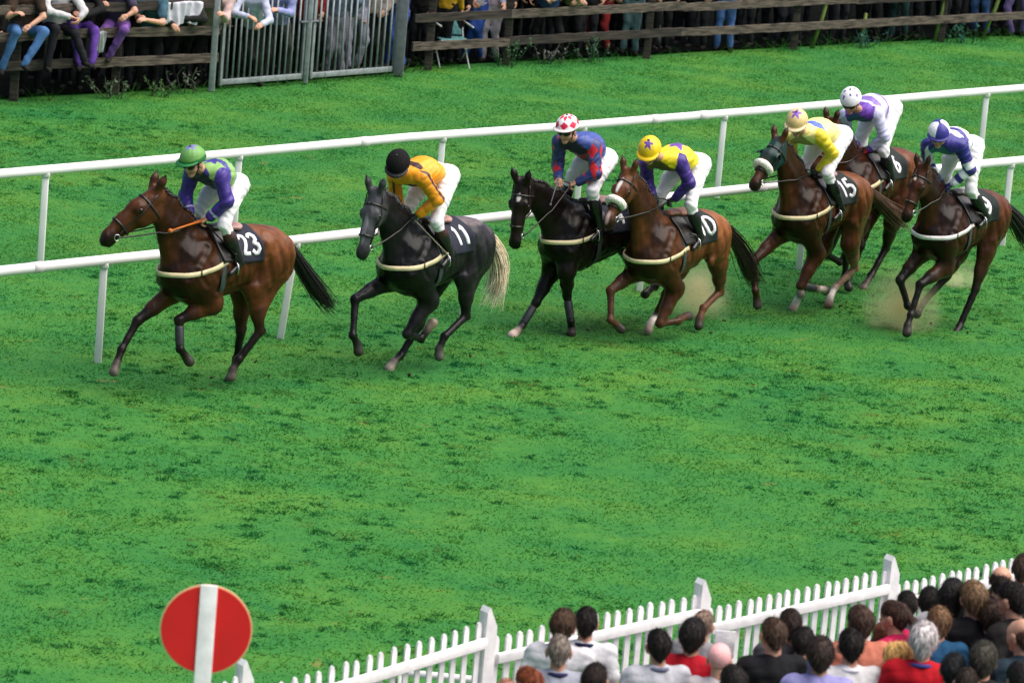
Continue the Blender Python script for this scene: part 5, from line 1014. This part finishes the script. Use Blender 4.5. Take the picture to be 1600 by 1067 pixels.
# white shoulder piping of the black jacket is cloth on a thing: thin strip child
# ------------------------------------------------------------------ spectators beyond the far fence
BLK = (.008, .008, .009)
def back_pt(u, off):
    v_ = np.interp(u, [0, 325, 640, 1600], [161, 143, 112, 60]); p = atz(u, v_); return V(p[0]+off*.25, p[1]+off, 0)
def behind(u, off, label, group='spectators beyond the far fence', **k):
    p = back_pt(u, off); rz = RAD(k.pop('rz', -90)); spectator(label, tuple(p), rz, fine=False, group=group, **k)
NAMED = [
 (12, .34, dict(pose='sit', shirt=(.05, .03, .02), trousers=(.07, .17, .38), arms='short', rz=-75), 'person in faded blue jeans sitting at the far left on the plank fence'),
 (62, .38, dict(pose='sit', shirt=(.6, .58, .6), trousers=(.012, .012, .016), rz=-60), 'person in black tracksuit with white stripe sitting on the plank fence'),
 (98, .50, dict(pose='sit', shirt=BLK, trousers=(.12, .05, .32), rz=-80), 'person with purple trousers and dark jacket perched on the plank fence'),
 (160, .42, dict(pose='sit', shirt=(.06, .05, .09), trousers=(.20, .09, .34), arms='short', rz=-95), 'person with violet trousers gripping the top plank with both hands'),
 (205, .62, dict(pose='lean', shirt=(.05, .12, .17), trousers=BLK, arms='short'), 'man in teal t-shirt leaning bare forearms on the top plank'),
 (255, .70, dict(pose='lean', shirt=(.02, .02, .02), trousers=BLK), 'person in black leaning on the plank fence beside the draped jacket'),
 (305, .62, dict(pose='lean', shirt=(.60, .42, .40), trousers=BLK), 'person in a pale pink top leaning at the end of the left fence'),
 (372, .45, dict(pose='lean', shirt=(.50, .52, .68), trousers=(.02, .02, .02)), 'person in pale blue shirt resting on the left gate leaf'),
 (408, .60, dict(pose='lean', shirt=(.30, .32, .62), trousers=(.05, .05, .045)), 'person in periwinkle shirt leaning over the left gate leaf'),
 (452, .62, dict(pose='stand', shirt=(.20, .015, .015), trousers=BLK), 'person in a long maroon top behind the gate'),
 (502, .55, dict(pose='stand', shirt=(.10, .14, .20), trousers=(.22, .20, .26)), 'person in slate blue standing by the gate latch'),
 (520, .95, dict(pose='stand', shirt=(.25, .28, .40), trousers=(.45, .42, .55)), 'person with pale patterned trousers behind the right gate leaf'),
 (560, .60, dict(pose='stand', shirt=(.42, .34, .30), trousers=BLK), 'person in a long beige patterned coat behind the right gate leaf'),
 (600, .48, dict(pose='fold', shirt=(.06, .10, .34), trousers=(.05, .10, .36), arms='short'), 'person in blue with folded bare arms by the thick gate post'),
 (672, .60, dict(pose='stand', shirt=(.62, .34, .02), trousers=BLK), 'person in a mustard yellow top at the start of the right fence'),
 (718, .85, dict(pose='stand', shirt=(.50, .45, .55), trousers=(.03, .08, .35)), 'person in bright blue jeans behind the folding chair'),
 (748, .62, dict(pose='stand', shirt=(.62, .45, .55), trousers=(.55, .45, .52)), 'person in a pink checked coat behind the right fence'),
 (835, .55, dict(pose='lean', shirt=(.06, .12, .30), trousers=BLK), 'person in denim blue leaning over the right fence'),
 (870, .70, dict(pose='lean', shirt=(.35, .36, .16), trousers=BLK), 'person in olive yellow leaning over the right fence'),
 (905, 1.2, dict(pose='stand', shirt=BLK, trousers=(.26, .02, .025)), 'person with dark red trousers behind the right fence'),
 (968, .62, dict(pose='stand', shirt=BLK, trousers=(.12, .20, .22)), 'person in greenish faded jeans standing against the right fence'),
 (990, 1.3, dict(pose='stand', shirt=BLK, trousers=(.20, .22, .22)), 'person in pale grey trousers further back from the right fence'),
 (1118, .55, dict(pose='stand', shirt=BLK, trousers=(.10, .20, .50)), 'person in light blue jeans standing against the right fence'),
 (1200, .9, dict(pose='stand', shirt=BLK, trousers=(.02, .02, .03)), 'person all in black beyond the middle of the right fence'),
 (1385, .9, dict(pose='stand', shirt=BLK, trousers=(.02, .05, .05)), 'person in dark green trousers beyond the right fence'),
 (1520, .7, dict(pose='stand', shirt=BLK, trousers=(.06, .12, .30), rz=-130), 'person striding in blue jeans near the right end'),
 (1578, .50, dict(pose='stand', shirt=(.35, .28, .5), trousers=(.28, .18, .46), rz=-100), 'person with lavender trousers at the right end of the far fence'),
]
for (u, off, kw, lab) in NAMED:
    kw['shirt'] = tuple(.85*x for x in kw['shirt']); kw['trousers'] = tuple(.85*x for x in kw['trousers'])
    behind(u, off, lab, jit=int(u)+1, hair=['short', 'thick', 'bob'][int(u) % 3], haircol=(.02, .014, .01), **kw)
rb_ = random.Random(3); k_ = 0
for row, (off, n_) in enumerate(((.95, 26), (1.55, 28), (2.3, 26))):
    for i in range(n_):
        u = -60+1740*(i+.5*(row % 2)+rb_.uniform(-.2, .2))/n_
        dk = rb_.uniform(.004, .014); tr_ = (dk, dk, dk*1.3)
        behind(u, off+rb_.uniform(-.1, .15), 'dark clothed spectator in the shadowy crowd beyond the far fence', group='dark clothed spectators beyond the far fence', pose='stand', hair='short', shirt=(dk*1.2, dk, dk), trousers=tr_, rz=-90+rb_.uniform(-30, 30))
# folding chair
p = back_pt(690, .45); root = empty('folding_chair', tuple(p), RAD(-70)); tag(root, 'folding garden chair with teal and beige striped seat behind the fence', 'chair')
M['chair_fabric'] = mat('chair_fabric', (.10, .28, .28), .8, nscale=18, namt=.5); M['chair_frame'] = mat('chair_frame', (.62, .62, .62), .4)
m = MB(); m.box((.02, 0, .42), (.22, .23, .012), bev=.004); m.build('seat', M['chair_fabric'], root); Rb2 = np.array([[math.cos(.35), 0, -math.sin(.35)], [0, 1, 0], [math.sin(.35), 0, math.cos(.35)]]); m = MB(); m.box((-.30, 0, .72), (.010, .22, .28), Rb2, .004); m.build('backrest', M['chair_fabric'], root)
for s in (-1, 1):
    for pts in ([V(.24, s*.24, 0), V(-.20, s*.24, .44), V(-.40, s*.24, 1.0)], [V(-.28, s*.24, 0), V(.24, s*.24, .43)]): m = MB(); m.tube(pts, .012, 7); m.build('leg', M['chair_frame'], root)
    m = MB(); m.tube([V(-.30, s*.26, .66), V(.20, s*.26, .64)], .016, 7); m.build('armrest', M['chair_frame'], root)
# jacket hung over the planks: a folded sheet of cloth with ridges
def jacket(u, h, wd, drop, col, label, seed):
    p = back_pt(u, -.0); r = np.random.default_rng(seed); nu, nv = 40, 22; vs_ = []
    for i in range(nu):
        for j in range(nv):
            a = i/(nu-1); b = j/(nv-1); t = (b-.25)*drop*1.3; z = h+.07-abs(t) if t > 0 else h+.07-abs(t)*.8; y = -.07-.02*math.sin(a*34+seed)-.03*math.sin(a*13+b*3) if t > 0 else .06; z += .02*math.sin(a*9+seed)*b; vs_.append((wd*(a-.5)*(1+.12*math.sin(b*4)), y, z))
    top = [v_ for v_ in vs_]; n = len(top); bk = [(x, y+.03, z-.01) for x, y, z in top]; fs = []
    for i in range(nu-1):
        for j in range(nv-1): q = i*nv+j; fs += [(q, q+nv, q+nv+1, q+1), (n+q, n+q+1, n+q+nv+1, n+q+nv)]
    o_ = mesh_obj('jacket', top+bk, fs, cmat(col)); o_.location = tuple(p); o_.rotation_euler = (0, 0, RAD(38)); tag(o_, label, 'jacket')
jacket(272, 1.28, .62, .34, (.55, .54, .60), 'crumpled pale grey jacket draped over the left plank fence', 2); jacket(145, .90, .16, .30, (.45, .47, .45), 'small grey cloth hanging on the middle plank of the left fence', 5)
# tall weeds, tufts and a slanting stick along the fence foot
def weed(u, label, hgt_, col, n_, seed):
    p = back_pt(u, -.12); r = np.random.default_rng(seed); root = empty('weed', tuple(p)); tag(root, label, 'plant', 'weeds along the far fence'); m = MB(); lf = MB()
    for i in range(n_):
        a = r.normal(0, .12, 2); b = V(a[0], a[1]*.5, 0); c = b+V(r.normal(0, .14), r.normal(0, .06), hgt_*r.uniform(.5, 1)); mid = (b+c)/2+V(r.normal(0, .04), 0, .02); m.tube([b, mid, c], [.008, .006, .003], 5)
        for j in range(9):
            t = r.uniform(.25, 1); q = b*(1-t)+c*t; d = unit(r.normal(0, 1, 3)+V(0, -.3, .2))*r.uniform(.04, .08); s = unit(np.cross(d, r.normal(0, 1, 3)))*.016; lf.add([q, q+d*.5+s, q+d, q+d*.5-s], [(0, 1, 2, 3)])
    m.build('stem', cmat(tuple(np.array(col)*.7)), root); lf.build('leaves', cmat(col), root)
for i, (u, lab, h_, col, n_) in enumerate(((175, 'clump of grey green weeds under the lowest left plank', .38, (.10, .14, .08), 9), (245, 'low spreading grassy weed by the left fence', .30, (.08, .14, .05), 8), (300, 'tall thin weed near the slim gate post', .5, (.12, .14, .10), 5), (790, 'leafy weed climbing the second post of the right fence', .5, (.05, .12, .05), 8), (925, 'leafy green weed poking through the right fence', .55, (.07, .14, .08), 8), (1350, 'weed clump below the right fence', .42, (.04, .13, .10), 8), (1500, 'dark green weeds near the right end of the fence', .38, (.03, .13, .08), 7), (860, 'straggly grey weed at the foot of the right fence', .34, (.12, .13, .12), 6))): weed(u, lab, h_, col, n_, i+20)
for (u, x1, lab) in ((1268, .10, 'slanting yellow green stake crossing the planks, the leftmost one'), (1460, .05, 'upright yellow green stake at the right part of the fence'), (1345, .0, 'short yellow green stake under the right fence plank'), (1535, .14, 'leaning yellow green stake near the right end')):
    p = back_pt(u, .16); m = MB(); m.tube([V(-.03, 0, 0), V(x1, 0, .55), V(x1*2, .02, 1.15 if u != 1345 else .40)], .032, 8); o_ = m.build('stake', cmat((.15, .21, .05))); o_.location = tuple(p); tag(o_, lab, 'stake')
# whips carried by the jockeys
def whip(H, a, b, label, r=.008, col=(.015, .012, .010), hand=None):
    m = MB(); m.tube([a, a*.7+b*.3, b], [r*1.6, r, r*.8], 7); m.ellipsoid(b, (r*2.2,)*3, nu=8, nv=6); o_ = m.build('riding_whip', cmat(col, .4)); o_.location = tuple(H['O']); o_.rotation_euler = (0, 0, math.atan2(H['f'][1], H['f'][0])); tag(o_, label, 'whip')
h1, h2, h3, h7 = RUN[0], RUN[1], RUN[2], RUN[6]
whip(h1, h1['handL'], h1['px'](266, 361, .22), 'short orange whip handle held across the leading horse withers', .012, (.50, .13, .02))
whip(h1, h1['handL'], h1['px'](368, 398, .34), 'black whip pointing down past the leading jockey boot')
whip(h2, h2['handL'], h2['px'](699, 397, .36), 'pale thin whip angled down along the orange jockey boot', .008, (.30, .27, .20))
whip(h3, h3['px'](872, 280, .05), h3['px'](860, 320, .25), 'thin dark whip in the red and blue jockey hands', .007, (.10, .10, .11))

for i, (u, v_, z) in enumerate(((330, 590, .05), (398, 566, .10), (420, 588, .03), (735, 556, .12), (752, 570, .02), (640, 585, .02), (918, 515, .10), (1110, 520, .08), (1130, 500, .22), (1312, 478, .08), (1365, 462, .12), (1455, 505, .10), (1512, 520, .15), (1530, 508, .05))):
    p = atz(u, v_, z); pr = [Prim(p*0, V(rb_.uniform(-.02, .03), 0, rb_.uniform(-.01, .02)), rb_.uniform(.010, .02), rb_.uniform(.008, .014), 1, .01)]; v0, f0 = surfnet(pr, .006, 0); o_ = mesh_obj('turf_clod', v0, f0, cmat((.03, .028, .015))); o_.location = tuple(p); tag(o_, 'small dark clod of turf kicked up behind the galloping hooves', 'turf clod', 'clods of turf kicked up by the horses')
